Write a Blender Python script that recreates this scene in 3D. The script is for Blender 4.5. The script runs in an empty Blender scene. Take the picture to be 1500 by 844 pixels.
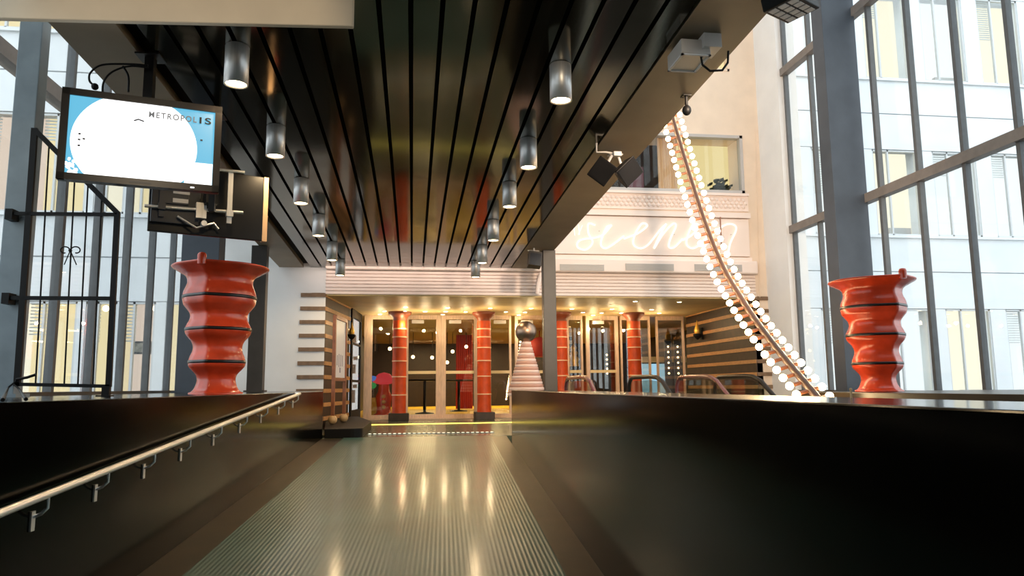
import bpy, math, random
from mathutils import Vector, Matrix
random.seed(7)
S = bpy.context.scene
COL = S.collection

# ------------------------------------------------------------------ camera model (1500 x 844)
F, CX, CY, EYE = 1078.0, 750.0, 422.0, 0.85
pitch = math.atan((566.7 - CY) / F)
yaw = math.atan((CX - 603.0) * math.cos(pitch) / F)
fw = Vector((math.sin(yaw) * math.cos(pitch), math.cos(yaw) * math.cos(pitch), math.sin(pitch)))
rt0 = Vector((math.cos(yaw), -math.sin(yaw), 0)); up0 = rt0.cross(fw)
RO = math.radians(.5)
up = up0 * math.cos(RO) + rt0 * math.sin(RO); rt = rt0 * math.cos(RO) - up0 * math.sin(RO)
CAM = Vector((0, 0, EYE))
def ray(x, y): return fw * F + rt * (x - CX) - up * (y - CY)
def atY(x, y, Y): d = ray(x, y); return CAM + d * (Y / d.y)
def atX(x, y, X): d = ray(x, y); return CAM + d * (X / d.x)
def atZ(x, y, z): d = ray(x, y); return CAM + d * ((z - EYE) / d.z)
def atP(x, y, n, p0): d = ray(x, y); return CAM + d * ((p0 - CAM).dot(n) / d.dot(n))
cd = bpy.data.cameras.new('camera'); cam = bpy.data.objects.new('camera', cd); COL.objects.link(cam)
cd.sensor_width = 36; cd.lens = 36 * F / 1500; cd.clip_end = 300; cd.clip_start = .05
M = Matrix((rt, up, -fw)).transposed().to_4x4(); M.translation = CAM
cam.matrix_world = M; S.camera = cam

# ------------------------------------------------------------------ materials
def mat(name, col, rough=.5, metal=0, spec=.5, em=None, es=0, noise=0, nscale=8, bump=0, bscale=40, coat=0, stretch=None):
    m = bpy.data.materials.new(name); m.use_nodes = True
    nt = m.node_tree; b = nt.nodes['Principled BSDF']
    b.inputs['Base Color'].default_value = (*col, 1); b.inputs['Roughness'].default_value = rough
    b.inputs['Metallic'].default_value = metal; b.inputs['Specular IOR Level'].default_value = spec
    b.inputs['Coat Weight'].default_value = coat; b.inputs['Coat Roughness'].default_value = .08
    if em: b.inputs['Emission Color'].default_value = (*em, 1); b.inputs['Emission Strength'].default_value = es
    if noise or bump:
        tc = nt.nodes.new('ShaderNodeTexCoord'); mp = nt.nodes.new('ShaderNodeMapping')
        nt.links.new(tc.outputs['Object'], mp.inputs[0])
        if stretch: mp.inputs['Scale'].default_value = stretch
    if noise:
        n = nt.nodes.new('ShaderNodeTexNoise'); n.inputs['Scale'].default_value = nscale; n.inputs['Detail'].default_value = 5
        nt.links.new(mp.outputs[0], n.inputs['Vector'])
        r = nt.nodes.new('ShaderNodeValToRGB')
        r.color_ramp.elements[0].position = .3; r.color_ramp.elements[1].position = .7
        r.color_ramp.elements[0].color = (*[c * (1 - noise) for c in col], 1)
        r.color_ramp.elements[1].color = (*[min(1, c * (1 + noise)) for c in col], 1)
        nt.links.new(n.outputs[0], r.inputs[0]); nt.links.new(r.outputs[0], b.inputs['Base Color'])
    if bump:
        n2 = nt.nodes.new('ShaderNodeTexNoise'); n2.inputs['Scale'].default_value = bscale
        nt.links.new(mp.outputs[0], n2.inputs['Vector'])
        bp = nt.nodes.new('ShaderNodeBump'); bp.inputs['Strength'].default_value = bump; bp.inputs['Distance'].default_value = .01
        nt.links.new(n2.outputs[0], bp.inputs['Height']); nt.links.new(bp.outputs[0], b.inputs['Normal'])
    return m
def glassmat(name, tint=(1, 1, 1), refl=.1, rough=.0):
    m = bpy.data.materials.new(name); m.use_nodes = True; nt = m.node_tree
    nt.nodes.clear(); o = nt.nodes.new('ShaderNodeOutputMaterial'); mx = nt.nodes.new('ShaderNodeMixShader')
    t = nt.nodes.new('ShaderNodeBsdfTransparent'); t.inputs[0].default_value = (*tint, 1)
    g = nt.nodes.new('ShaderNodeBsdfGlossy'); g.inputs['Roughness'].default_value = rough
    lw = nt.nodes.new('ShaderNodeLayerWeight'); pw = nt.nodes.new('ShaderNodeMath'); pw.operation = 'POWER'; pw.inputs[1].default_value = 4.5
    nt.links.new(lw.outputs['Facing'], pw.inputs[0])
    ad = nt.nodes.new('ShaderNodeMath'); ad.operation = 'MULTIPLY_ADD'; ad.use_clamp = True; ad.inputs[1].default_value = .7; ad.inputs[2].default_value = .025 + refl
    nt.links.new(pw.outputs[0], ad.inputs[0]); nt.links.new(ad.outputs[0], mx.inputs[0])
    nt.links.new(t.outputs[0], mx.inputs[1]); nt.links.new(g.outputs[0], mx.inputs[2]); nt.links.new(mx.outputs[0], o.inputs[0])
    return m
def emis(name, col, s):
    return mat(name, (.02, .02, .02), .6, em=col, es=s)
def ribmat(name, col, rough, axis_deg, scale, strength, noise=.25):
    m = mat(name, col, rough, noise=noise, nscale=1.3, spec=.5); nt = m.node_tree; b = nt.nodes['Principled BSDF']
    tc = nt.nodes.new('ShaderNodeTexCoord'); mp = nt.nodes.new('ShaderNodeMapping'); mp.inputs['Rotation'].default_value = (0, 0, math.radians(axis_deg))
    w = nt.nodes.new('ShaderNodeTexWave'); w.inputs['Scale'].default_value = scale; w.bands_direction = 'X'
    w2 = nt.nodes.new('ShaderNodeTexWave'); w2.inputs['Scale'].default_value = scale * .55; w2.bands_direction = 'Y'
    ad = nt.nodes.new('ShaderNodeMath'); ad.operation = 'MULTIPLY_ADD'; ad.inputs[1].default_value = .5
    bp = nt.nodes.new('ShaderNodeBump'); bp.inputs['Strength'].default_value = strength; bp.inputs['Distance'].default_value = .006
    nt.links.new(tc.outputs['Object'], mp.inputs[0]); nt.links.new(mp.outputs[0], w.inputs[0]); nt.links.new(mp.outputs[0], w2.inputs[0])
    ad.inputs[0].default_value = 0; nt.links.new(w.outputs[1], ad.inputs[2])
    nt.links.new(ad.outputs[0], bp.inputs['Height']); nt.links.new(bp.outputs[0], b.inputs['Normal'])
    return m

m_black = mat('black_gloss_panel', (.001, .0009, .0007), .14, spec=.10, noise=.4, nscale=3, bump=.03, bscale=6)
m_rail_top = mat('parapet_top_gloss', (.03, .025, .02), .16, spec=.6)
m_mat = ribmat('green_ribbed_rubber', (.032, .100, .088), .34, 2.4, 9, .3); m_mat.node_tree.nodes['Principled BSDF'].inputs['Coat Weight'].default_value = .35; m_mat.node_tree.nodes['Principled BSDF'].inputs['Coat Roughness'].default_value = .13
m_border = mat('dark_brown_tile', (.030, .021, .011), .30, noise=.4, nscale=3, spec=.35)
m_floor = mat('dark_green_floor', (.11, .13, .09), .2, noise=.3, nscale=2)
m_lobbyfloor = mat('yellow_floor', (.75, .50, .04), .4)
m_slat = mat('dark_mirror_slat', (.008, .0085, .006), .10, noise=.3, nscale=1.2, bump=.03, bscale=3, stretch=(3, .4, 1)); m_slat.node_tree.nodes['Principled BSDF'].inputs['IOR'].default_value = 1.62; m_slat.node_tree.nodes['Principled BSDF'].inputs['Specular Tint'].default_value = (1, .97, .78, 1)
m_gap = mat('slat_gap_black', (.004, .004, .004), .8, spec=.1)
m_border_c = mat('tan_canopy_flange', (.25, .19, .125), .55, noise=.1, nscale=2)
m_cream = mat('cream_plaster', (.80, .66, .53), .8, noise=.06, nscale=2)
m_white = mat('white_plaster', (.80, .79, .78), .8, noise=.03, nscale=2)
m_pink = mat('off_white_ribbed_cladding', (.88, .75, .68), .6, spec=.3)
m_beam = mat('cream_beam_paint', (.72, .60, .45), .7, noise=.05, nscale=3)
m_soffit = mat('gold_soffit_panel', (.62, .46, .22), .5, spec=.6, noise=.12, nscale=2)
m_stripe_d = mat('dark_brown_panel', (.03, .017, .010), .5, noise=.4, nscale=6)
m_stripe_l = mat('oak_strip', (.50, .25, .09), .45, noise=.25, nscale=10, stretch=(1, 1, 8))
m_stripe_b = mat('brown_strip', (.20, .125, .075), .5, noise=.2, nscale=10)
m_steelblue = mat('blue_grey_steel_paint', (.052, .066, .088), .45, noise=.12, nscale=3)
m_post = mat('charcoal_steel_paint', (.05, .045, .04), .45, noise=.15, nscale=4)
m_mull = mat('grey_mullion_paint', (.10, .105, .11), .5, noise=.1); m_trans = mat('brown_grey_transom', (.19, .165, .15), .5, noise=.1)
m_lpost = mat('light_blue_grey_steel', (.22, .27, .30), .45, noise=.15, nscale=4)
m_steel = mat('brushed_steel', (.74, .73, .72), .42, metal=.75, noise=.08, nscale=60, stretch=(1, 1, .02))
m_chrome = mat('polished_steel_rail', (.88, .87, .85), .35, metal=.75)
m_iron = mat('black_iron', (.005, .0045, .0045), .5, spec=.2)
m_red = mat('red_lacquer', (.56, .050, .014), .27, spec=.5, noise=.25, nscale=4, coat=.1)
m_bandk = mat('black_band', (.008, .006, .006), .3)
m_redcol = mat('terracotta_column', (.55, .065, .010), .45, spec=.3, noise=.2, nscale=5)
m_mortar = mat('pale_joint', (.85, .55, .35), .6)
m_wood = mat('pale_door_wood', (.66, .49, .37), .4, noise=.15, nscale=8, stretch=(6, 6, .6))
m_redwood = mat('red_brown_wood', (.30, .11, .055), .4, noise=.2, nscale=8)
m_ball = mat('turned_wood_ball', (.60, .38, .18), .35)
m_dark = mat('black_plastic', (.008, .008, .009), .35, spec=.3)
m_darkm = mat('dark_grey_plastic', (.025, .028, .037), .35, spec=.35)
m_facade = mat('pale_metal_cladding', (.74, .77, .79), .38, noise=.04, nscale=1)
m_facframe = mat('facade_frame_grey', (.62, .64, .65), .5)
m_gold = mat('gold_flame', (.75, .45, .08), .3, metal=.6)
m_ballmetal = mat('bronze_sphere', (.36, .25, .18), .36, metal=1)
m_cone = mat('pale_pink_cone', (.70, .52, .45), .35)
m_cone2 = mat('rust_red_cone', (.48, .25, .18), .4)
m_curtain = mat('red_curtain', (.45, .03, .02), .7)
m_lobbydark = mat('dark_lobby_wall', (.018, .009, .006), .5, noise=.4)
m_ltgrey = mat('light_grey_vent', (.50, .48, .47), .5)
m_whitebox = mat('white_box_plastic', (.62, .58, .54), .5)
m_tan = mat('tan_curtain_lit_edge', (.65, .42, .25), .8, noise=.1, nscale=2, stretch=(8, 1, .3))
m_soil = mat('concrete', (.30, .30, .29), .9, noise=.1)
m_wine = mat('dark_pink_gloss', (.14, .035, .045), .22, coat=.6)
g_clear = glassmat('clear_glazing', (.97, .985, .98), .0)
g_door = glassmat('door_glass', (.92, .9, .85), .10)
g_bal = glassmat('balustrade_glass', (.80, .85, .82), .05)
e_lens = emis('spot_lens_glow', (1, .74, .40), 22)
e_down = emis('downlight_glow', (1, .80, .45), 16)
e_bulb = emis('bulb_glow', (1, .70, .36), 30)
e_strip = emis('yellow_led_strip', (1, .78, .12), 2.4)
e_dash = emis('led_dash', (1, .95, .75), 1.6)
e_white = emis('screen_white', (1, 1, 1), 1.6)
e_blue = emis('screen_blue', (.10, .42, .62), 1.0)
e_pale = emis('screen_pale_lettering', (.62, .68, .72), 1.0)
e_neon = emis('neon_tube', (1, .93, .80), 1.15)
e_warm = emis('lit_room_yellow', (1, .80, .42), .85)
e_warm2 = emis('lit_room_cream', (1, .90, .70), .95)
e_warm3 = emis('lit_room_pink', (.95, .72, .58), .72)
e_pale2 = emis('room_and_daylight_white', (.93, .97, 1), .9)
e_globe = emis('globe_lamp_glow', (1, .75, .42), 6)
e_blueglow = emis('lit_blue_panel', (.35, .62, .78), .8)

# ------------------------------------------------------------------ mesh builder
class MB:
    def __init__(s): s.v = []; s.f = []; s.sm = []; s.mi = []
    def add(s, vs, fs, smooth=False, mi=0):
        o = len(s.v); s.v += [Vector(v) for v in vs]
        for f in fs: s.f.append([i + o for i in f]); s.sm.append(smooth); s.mi.append(mi)
        return s
    def box(s, a, b, mi=0):
        x0, y0, z0 = [min(p, q) for p, q in zip(a, b)]; x1, y1, z1 = [max(p, q) for p, q in zip(a, b)]
        return s.add([(x0,y0,z0),(x1,y0,z0),(x1,y1,z0),(x0,y1,z0),(x0,y0,z1),(x1,y0,z1),(x1,y1,z1),(x0,y1,z1)],
            [(3,2,1,0),(4,5,6,7),(0,1,5,4),(1,2,6,5),(2,3,7,6),(3,0,4,7)], mi=mi)
    def obox(s, c, u, v, w, mi=0):      # centre and three half-axis vectors
        c, u, v, w = map(Vector, (c, u, v, w))
        P = [c + i * u + j * v + k * w for k in (-1, 1) for (i, j) in ((-1,-1),(1,-1),(1,1),(-1,1))]
        fs = [(3,2,1,0),(4,5,6,7),(0,1,5,4),(1,2,6,5),(2,3,7,6),(3,0,4,7)]
        if u.cross(v).dot(w) < 0: fs = [f[::-1] for f in fs]
        return s.add(P, fs, mi=mi)
    def bar(s, p, q, a, b, side=None, mi=0):   # rectangular bar from p to q, width a (along side), depth b
        p, q = Vector(p), Vector(q); d = (q - p).normalized()
        sd = Vector(side) if side else (Vector((0, 0, 1)).cross(d) if abs(d.z) < .95 else Vector((1, 0, 0)))
        sd = (sd - d * sd.dot(d)).normalized(); t = d.cross(sd)
        return s.obox((p + q) / 2, sd * a / 2, t * b / 2, (q - p) / 2, mi=mi)
    def prism(s, poly, ext, mi=0):      # 3D polygon extruded by a vector
        ext = Vector(ext); P = [Vector(p) for p in poly]; n = len(P)
        nn = Vector((0, 0, 0))
        for i in range(n): nn += P[i].cross(P[(i + 1) % n])
        if nn.dot(ext) > 0: P.reverse()
        vs = P + [p + ext for p in P]
        fs = [tuple(range(n)), tuple(range(2 * n - 1, n - 1, -1))]
        fs += [(i, i + n, (i + 1) % n + n, (i + 1) % n) for i in range(n)]
        return s.add(vs, fs, mi=mi)
    def tube(s, pts, r, n=10, cap=True, mi=0):
        pts = [Vector(p) for p in pts]; m = len(pts); rs = r if isinstance(r, (list, tuple)) else [r] * m
        vs = []; prev = None
        for i, p in enumerate(pts):
            d = (pts[min(i + 1, m - 1)] - pts[max(i - 1, 0)]).normalized()
            if prev is None:
                a = Vector((0, 0, 1)) if abs(d.z) < .9 else Vector((1, 0, 0)); prev = a
            sd = (prev - d * prev.dot(d)).normalized(); prev = sd; t = d.cross(sd)
            vs += [p + (sd * math.cos(2 * math.pi * k / n) + t * math.sin(2 * math.pi * k / n)) * rs[i] for k in range(n)]
        fs = [(i * n + k, i * n + (k + 1) % n, (i + 1) * n + (k + 1) % n, (i + 1) * n + k) for i in range(m - 1) for k in range(n)]
        s.add(vs, fs, True, mi)
        if cap:
            s.add(vs[:n], [tuple(range(n - 1, -1, -1))], mi=mi); s.add(vs[-n:], [tuple(range(n))], mi=mi)
        return s
    def cyl(s, p, q, r, n=20, mi=0): return s.tube([p, q], r, n, True, mi)
    def lathe(s, prof, c=(0, 0, 0), n=32, rho=None, sx=1, sy=1, mi=0):
        c = Vector(c); vs = []
        for (r, z) in prof:
            for k in range(n):
                t = 2 * math.pi * k / n; rr = r * (rho(t) if rho else 1)
                vs.append(c + Vector((math.cos(t) * rr * sx, math.sin(t) * rr * sy, z)))
        m = len(prof)
        fs = [(i * n + k, i * n + (k + 1) % n, (i + 1) * n + (k + 1) % n, (i + 1) * n + k) for i in range(m - 1) for k in range(n)]
        s.add(vs, fs, True, mi)
        s.add(vs[:n], [tuple(range(n - 1, -1, -1))], mi=mi); s.add(vs[-n:], [tuple(range(n))], mi=mi)
        return s
    def sphere(s, c, r, n=16, m=10, sz=1, mi=0):
        prof = [(max(.0005, r * math.sin(math.pi * i / m)), -r * sz * math.cos(math.pi * i / m)) for i in range(m + 1)]
        return s.lathe(prof, c, n, mi=mi)
OFF = {}
def link(o): COL.objects.link(o); return o
def build(name, mb, mats, parent=None, local=False, bevel=0):
    me = bpy.data.meshes.new(name); off = Vector((0, 0, 0)) if local else (OFF.get(parent.name, Vector((0, 0, 0))) if parent else Vector((0, 0, 0)))
    me.from_pydata([v - off for v in mb.v], [], mb.f)
    for m in (mats if isinstance(mats, (list, tuple)) else [mats]): me.materials.append(m)
    me.polygons.foreach_set('use_smooth', mb.sm); me.polygons.foreach_set('material_index', mb.mi); me.update()
    o = link(bpy.data.objects.new(name, me))
    if parent: o.parent = parent; OFF[o.name] = off
    if bevel:
        b = o.modifiers.new('bevel', 'BEVEL'); b.width = bevel; b.segments = 2; b.limit_method = 'ANGLE'
    return o
def tag(o, label, cat, group=None, kind=None):
    o['label'] = label; o['category'] = cat
    if group: o['group'] = group
    if kind: o['kind'] = kind
    return o
def thing(name, label, cat, loc=(0, 0, 0), group=None, rot=None):
    o = link(bpy.data.objects.new(name, None)); o.location = loc; o.empty_display_size = .1
    if rot is not None: o.rotation_euler = rot.to_euler()
    OFF[o.name] = Vector(loc); return tag(o, label, cat, group)
def struct(name, mb, mats, parent=None, bevel=0):
    o = build(name, mb, mats, parent, bevel=bevel)
    if not parent: o['kind'] = 'structure'
    return o
def sroot(name):
    o = link(bpy.data.objects.new(name, None)); o['kind'] = 'structure'; OFF[o.name] = Vector((0, 0, 0)); return o
def copy_tree(src, parent=None):
    c = src.copy(); COL.objects.link(c)
    if parent: c.parent = parent
    for ch in list(src.children): copy_tree(ch, c)
    return c
def text(name, body, mtl, size, parent, Mx, extrude=.002, bold=0, spacing=1):
    cu = bpy.data.curves.new(name, 'FONT'); cu.body = body; cu.size = size; cu.extrude = extrude; cu.offset = bold
    cu.space_character = spacing; cu.align_x = 'LEFT'
    t = bpy.data.objects.new(name, cu); link(t); bpy.context.view_layer.update()
    me = bpy.data.meshes.new_from_object(t.evaluated_get(bpy.context.evaluated_depsgraph_get()))
    bpy.data.objects.remove(t); me.name = name; me.materials.clear(); me.materials.append(mtl)
    me.transform(Mx); o = link(bpy.data.objects.new(name, me)); o.parent = parent; return o
ORD = ['', 'first', 'second', 'third', 'fourth', 'fifth', 'sixth', 'seventh', 'eighth', 'ninth', 'tenth', 'eleventh', 'twelfth', 'thirteenth',
       'fourteenth', 'fifteenth', 'sixteenth', 'seventeenth', 'eighteenth', 'nineteenth', 'twentieth', 'twenty-first', 'twenty-second', 'twenty-third',
       'twenty-fourth', 'twenty-fifth', 'twenty-sixth', 'twenty-seventh', 'twenty-eighth', 'twenty-ninth', 'thirtieth']

# ------------------------------------------------------------------ plan constants
PHI, K = math.radians(2.42), .0554
dv = Vector((math.sin(PHI), math.cos(PHI), 0))
YT = 13.05                       # top of the ramp
def rz(Y): return -K * max(0, YT - Y) if Y < YT else 0
def RW(Y): return 1.606 + .0415 * (Y - 12.2)      # right parapet face
def LW(Y): return -1.517 + .0455 * (Y - 13.18)    # left parapet face
ZP = .797
XL, XR = -4.15, 8.4
YB, YG, YK = 16.2, 20.5, -4.0
ZR = 12.0
ZS = 2.84
CS = -.02698; CZ = 3.45
def cz(Y): return CZ + CS * (Y - YB)
cn = Vector((0, -CS, 1)); cp = Vector((0, YB, CZ))
def atC(x, y): return atP(x, y, cn, cp)
LOW = -4.0

# ------------------------------------------------------------------ ramp, floors
mb = MB(); Y0 = -3.98
mb.prism([(LW(Y0), Y0, rz(Y0)), (RW(Y0), Y0, rz(Y0)), (RW(YT), YT, 0), (LW(YT), YT, 0)], (0, 0, -.3)); struct('floor_ramp', mb, m_border)
mb = MB()
ml = lambda Y: -1.16 + .0455 * (Y - 13.1) - (.09 if Y < 8 else 0)
mr = lambda Y: 1.36 + .040 * (Y - 12.9)
pts = [(ml(Y0) , Y0), (mr(Y0), Y0), (mr(YT), YT), (-1.16, YT)]
mb.prism([(x, y, rz(y) + .012) for x, y in pts], (0, 0, -.010))
tag(build('ramp_mat', mb, m_mat), 'long green ribbed rubber mat running up the ramp', 'mat')
mb = MB(); mb.box((LW(YT), YT, -.3), (2.1, 12.3 + 8.2, 0)); mb.box((2.1, 15.6, -.3), (XR, YG, 0)); mb.box((-1.9, YT + 1, -.3), (LW(YT), YG, 0)); struct('floor', mb, m_floor)
mb = MB(); mb.box((-1.9, YG, -.3), (9.9, 34.3, 0)); struct('floor_lobby', mb, m_lobbyfloor)
mb = MB(); mb.box((1.6, -6, LOW - .2), (XR + .2, YB, LOW)); struct('floor_lower', mb, m_soil)
mb = MB(); mb.box((-60, -40, LOW - .4), (60, 60, LOW - .2)); o = struct('ground', mb, m_soil)

# parapets along the ramp
def wallpoly(name, fx, th, sgn, y0, y1, m=m_black):
    mb = MB()
    mb.prism([(fx(y0), y0, LOW), (fx(y0) + sgn * th, y0, LOW), (fx(y1) + sgn * th, y1, LOW), (fx(y1), y1, LOW)], (0, 0, ZP - LOW))
    for k in range(0): pass
    return struct(name, mb, m, bevel=.006)
wallpoly('wall_parapet_right', RW, .5, 1, -4, 12.0)
mb = MB(); mb.prism([(LW(-4), -4, LOW), (LW(13.1), 13.1, LOW), (-1.9, YB, LOW), (XL, YB, LOW), (XL, -4, LOW)], (0, 0, ZP - LOW)); struct('wall_ledge_left', mb, m_black, bevel=.006)
XE, ZE = 4.75, .757
mb = MB(); mb.box((XE, -4, LOW), (XR - .05, 8.75, ZE)); struct('wall_ledge_right', mb, m_border, bevel=.006)
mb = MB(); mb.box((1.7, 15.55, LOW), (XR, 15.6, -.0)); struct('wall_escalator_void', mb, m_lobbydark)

# ------------------------------------------------------------------ canopy ceiling of dark mirror slats
BL0, BL1, BR1, BR0 = -2.87, -2.36, 2.14, 2.74
YC0 = -2.0
def cbox(mb, x0, x1, y0, y1, dz0, dz1, mi=0):
    return mb.prism([(x0, y0, cz(y0) + dz0), (x1, y0, cz(y0) + dz0), (x1, y1, cz(y1) + dz0), (x0, y1, cz(y1) + dz0)], (0, 0, dz1 - dz0), mi=mi)
mb = MB()
N = 18; pit = (BR1 - (BL1 + .14)) / N
for i in range(N):
    x = BL1 + .14 + i * pit
    cbox(mb, x + .02, x + pit - .02, YC0, YB - .05, 0, .02)
struct('ceiling', mb, m_slat)
mb = MB(); cbox(mb, BL0, BR0, YC0, YB - .02, .09, .13); struct('ceiling_plenum', mb, m_gap)
mb = MB(); cbox(mb, BL0, BL1, YC0, YB - .02, 0, .085); cbox(mb, BR1 + .01, BR0, YC0, YB - .02, 0, .085)
cbox(mb, BL0, BL0 + .03, YC0, YB - .02, .085, .55); cbox(mb, BR0 - .03, BR0, YC0, YB - .02, .085, .55); cbox(mb, BL0, BR0, YC0, YB - .02, .55, .6)
struct('trim_canopy', mb, m_border_c)

# cream beam across the top left
a = atZ(0, 26.5, 3.44); b = atZ(517, 38, 3.44); d = (b - a).normalized(); a2 = b - d * 3.7
nrm = Vector((-d.y, d.x, 0))
mb = MB(); mb.prism([a2, b, b + nrm * .05, a2 + nrm * .05], (0, 0, .30)); struct('beam_front', mb, m_beam, bevel=.008)

# ------------------------------------------------------------------ back wall, fascia, sign
XF0, XF1 = -1.88, 8.0
mb = MB(); mb.box((XL - .3, YB, LOW), (XF0, YB + .3, ZR)); struct('wall_back_left', mb, m_white)
wz0, wz1, wx0, wx1 = 5.36, 6.79, 3.2, 7.80
mb = MB()
mb.box((XF0, YB, 3.3), (XR, YB + .3, wz0)); mb.box((XF0, YB, wz1), (XR, YB + .3, 8.0)); mb.box((XF0, YB, wz0), (wx0, YB + .3, wz1)); mb.box((wx1, YB, wz0), (XR, YB + .3, wz1))
sw0 = atY(1040, 103, YB); sw1 = atY(1066, 66, YB)
mb.box((XF0, YB, 8.0), (XR, YB + .3, sw0.z)); mb.box((XF0, YB, sw1.z), (XR, YB + .3, ZR)); mb.box((XF0, YB, sw0.z), (sw0.x, YB + .3, sw1.z)); mb.box((sw1.x, YB, sw0.z), (XR, YB + .3, sw1.z))
mb.box((XF1 - .1, YB, LOW), (XR, YB + .3, 3.3))
struct('wall_back', mb, m_cream)
mb = MB(); mb.box((XR - .16, 15.15, LOW), (XR + .3, YB, ZR)); struct('wall_return_right', mb, m_white)
# ribbed fascia
mb = MB(); n = 7; z0, z1 = 2.87, 3.40
for i in range(n):
    h = (z1 - z0) / n; zz = z0 + i * h
    mb.prism([(XF0, YB - .02, zz), (XF0, YB - .045, zz + .006), (XF0, YB - .045, zz + h * .84), (XF0, YB - .02, zz + h * .92), (XF0, YB, zz + h), (XF0, YB, zz)], (XF1 - .06 - XF0, 0, 0))
struct('trim_fascia_ribs', mb, m_pink)
mb = MB(); mb.box((XF0, YB - .22, 3.40), (7.94, YB, 3.70)); struct('trim_fascia_band', mb, m_pink, bevel=.03)
mb = MB(); mb.box((XF0, YB - .14, 4.74), (7.86, YB, 4.86)); mb.box((XF0, YB - .05, 4.92), (7.86, YB, 5.30)); mb.box((XF0, YB - .12, 5.28), (7.86, YB, 5.34)); mb.box((XF0, YB - .10, 3.70), (7.86, YB, 3.80))
for r in range(3):
    x = 3.0
    while x < 7.8:
        mb.sphere((x + (r % 2) * .055, YB - .05, 5.02 + r * .085), .048, 8, 4); x += .11
struct('trim_frieze', mb, m_pink)
# three vent grilles
for i, (x0, x1, y0, y1, lb) in enumerate([(820, 885, 387, 397, 'grey slotted vent grille nearest the dark post, under the white sign'), (916, 987, 386, 397, 'middle grey slotted vent grille under the white sign'), (1017, 1087, 387, 398, 'grey slotted vent grille behind the string of bulbs, under the sign')]):
    p = atY(x0, y0, YB - .22); q = atY(x1, y1, YB - .22)
    t = thing('vent_grille', lb, 'vent', (p.x, YB - .22, q.z), 'vent grilles in the white band')
    mb = MB(); mb.box((p.x, YB - .235, q.z), (q.x, YB - .222, p.z)); build('backing', mb, m_ltgrey, t)
    mb = MB()
    for k in range(5): zz = q.z + (k + .5) / 5 * (p.z - q.z); mb.box((p.x + .02, YB - .25, zz - .004), (q.x - .02, YB - .236, zz + .004))
    build('louvre', mb, m_whitebox, t)
# sign panel with script tubes
t = thing('neon_sign', 'white sign panel with pale neon script lettering above the entrance', 'sign', (5.3, YB - .08, 3.82))
mb = MB(); mb.box((2.4, YB - .09, 3.83), (7.82, YB - .001, 4.72)); build('panel', mb, m_pink, t)
def spline(px, n=10):
    P = [Vector((x, y)) for x, y in px]; P = [P[0] * 2 - P[1]] + P + [P[-1] * 2 - P[-2]]; out = []
    for i in range(1, len(P) - 2):
        for k in range(n):
            u = k / n; a, b, c, d = P[i - 1:i + 3]
            out.append(.5 * ((2 * b) + (c - a) * u + (2 * a - 5 * b + 4 * c - d) * u * u + (3 * b - a - 3 * c + d) * u ** 3))
    return out + [P[-2]]
strokes = {
 'letter_s': [(872, 330), (862, 328), (862, 342), (868, 355), (858, 366), (846, 362), (850, 352), (880, 346), (896, 330)],
 'letter_c': [(896, 330), (888, 334), (880, 356), (886, 364), (898, 358), (914, 346)],
 'letter_e': [(914, 350), (934, 342), (948, 331), (940, 328), (930, 344), (928, 358), (938, 364), (950, 358), (966, 338), (976, 328)],
 'letter_n': [(976, 328), (966, 346), (958, 364), (972, 342), (986, 328), (990, 332), (982, 350), (980, 362), (988, 362), (1000, 350)],
 'letter_e.001': [(1000, 352), (1014, 344), (1024, 332), (1016, 328), (1008, 344), (1006, 358), (1014, 364), (1026, 358), (1040, 342)],
 'letter_n.001': [(1040, 332), (1034, 350), (1030, 364), (1048, 340), (1064, 329), (1076, 330), (1078, 338), (1070, 356), (1066, 376)]}
for nm, px in strokes.items():
    mb = MB(); mb.tube([atY(p.x, p.y, YB - .14) for p in spline(px)], .021, 8); build(nm.split('.')[0], mb, e_neon, t)
mb = MB()
for px in ([(840, 328), (842, 345)], [(847, 329), (849, 344)], [(847, 344), (853, 330)]): mb.tube([atY(*p, YB - .13) for p in px], .01, 6)
build('small_lettering', mb, e_neon, t)
for px in [(876, 340), (930, 345), (985, 345), (1012, 345), (1068, 345)]: mb = MB(); p = atY(*px, YB); mb.cyl((p.x, YB - .14, p.z), (p.x, YB - .08, p.z), .008, 8); build('tube_clip', mb, m_ltgrey, t)
mb = MB(); mb.tube([atY(1055, 318, YB - .3), atY(1057, 362, YB - .3)], .014, 8); mb.tube([atY(1055, 320, YB - .3), atY(1055, 320, YB - .1)], .012, 8)
tag(build('red_rod', mb, m_redwood), 'thin red rod hanging in front of the white sign', 'rod')
mb = MB(); mb.tube([atY(1107, 190, YB - .02), atY(1110, 300, YB - .02), atY(1113, 436, YB - .02)], .012, 6)
tag(build('conduit', mb, m_cream), 'thin cream cable conduit down the cream wall beside the sign', 'conduit')

# upper window in the back wall
w = sroot('window_1')
mb = MB(); fr = .07
for (a, b) in [((wx0, wz0), (wx1, wz0 + fr)), ((wx0, wz1 - fr), (wx1, wz1)), ((wx0, wz0), (wx0 + fr, wz1)), ((wx1 - fr, wz0), (wx1, wz1))]:
    mb.box((a[0], YB - .04, a[1]), (b[0], YB + .12, b[1]))
build('window_frame', mb, m_ltgrey, w)
mb = MB(); mb.box((wx0, YB + .04, wz0), (wx1, YB + .05, wz1)); build('pane', mb, g_clear, w)
mb = MB(); X1 = atY(985, 240, YB + .9).x
mb.box((X1, YB + .8, wz0 - .1), (wx1 + .4, YB + .85, wz1 + .2)); build('glow_backing', mb, emis('room_olive_yellow', (.95, .76, .36), .72), w)
mb = MB(); mb.box((wx0 - .3, YB + .9, wz0 - .1), (X1, YB + .95, wz1 + .2)); build('dark_room', mb, m_lobbydark, w)
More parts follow.
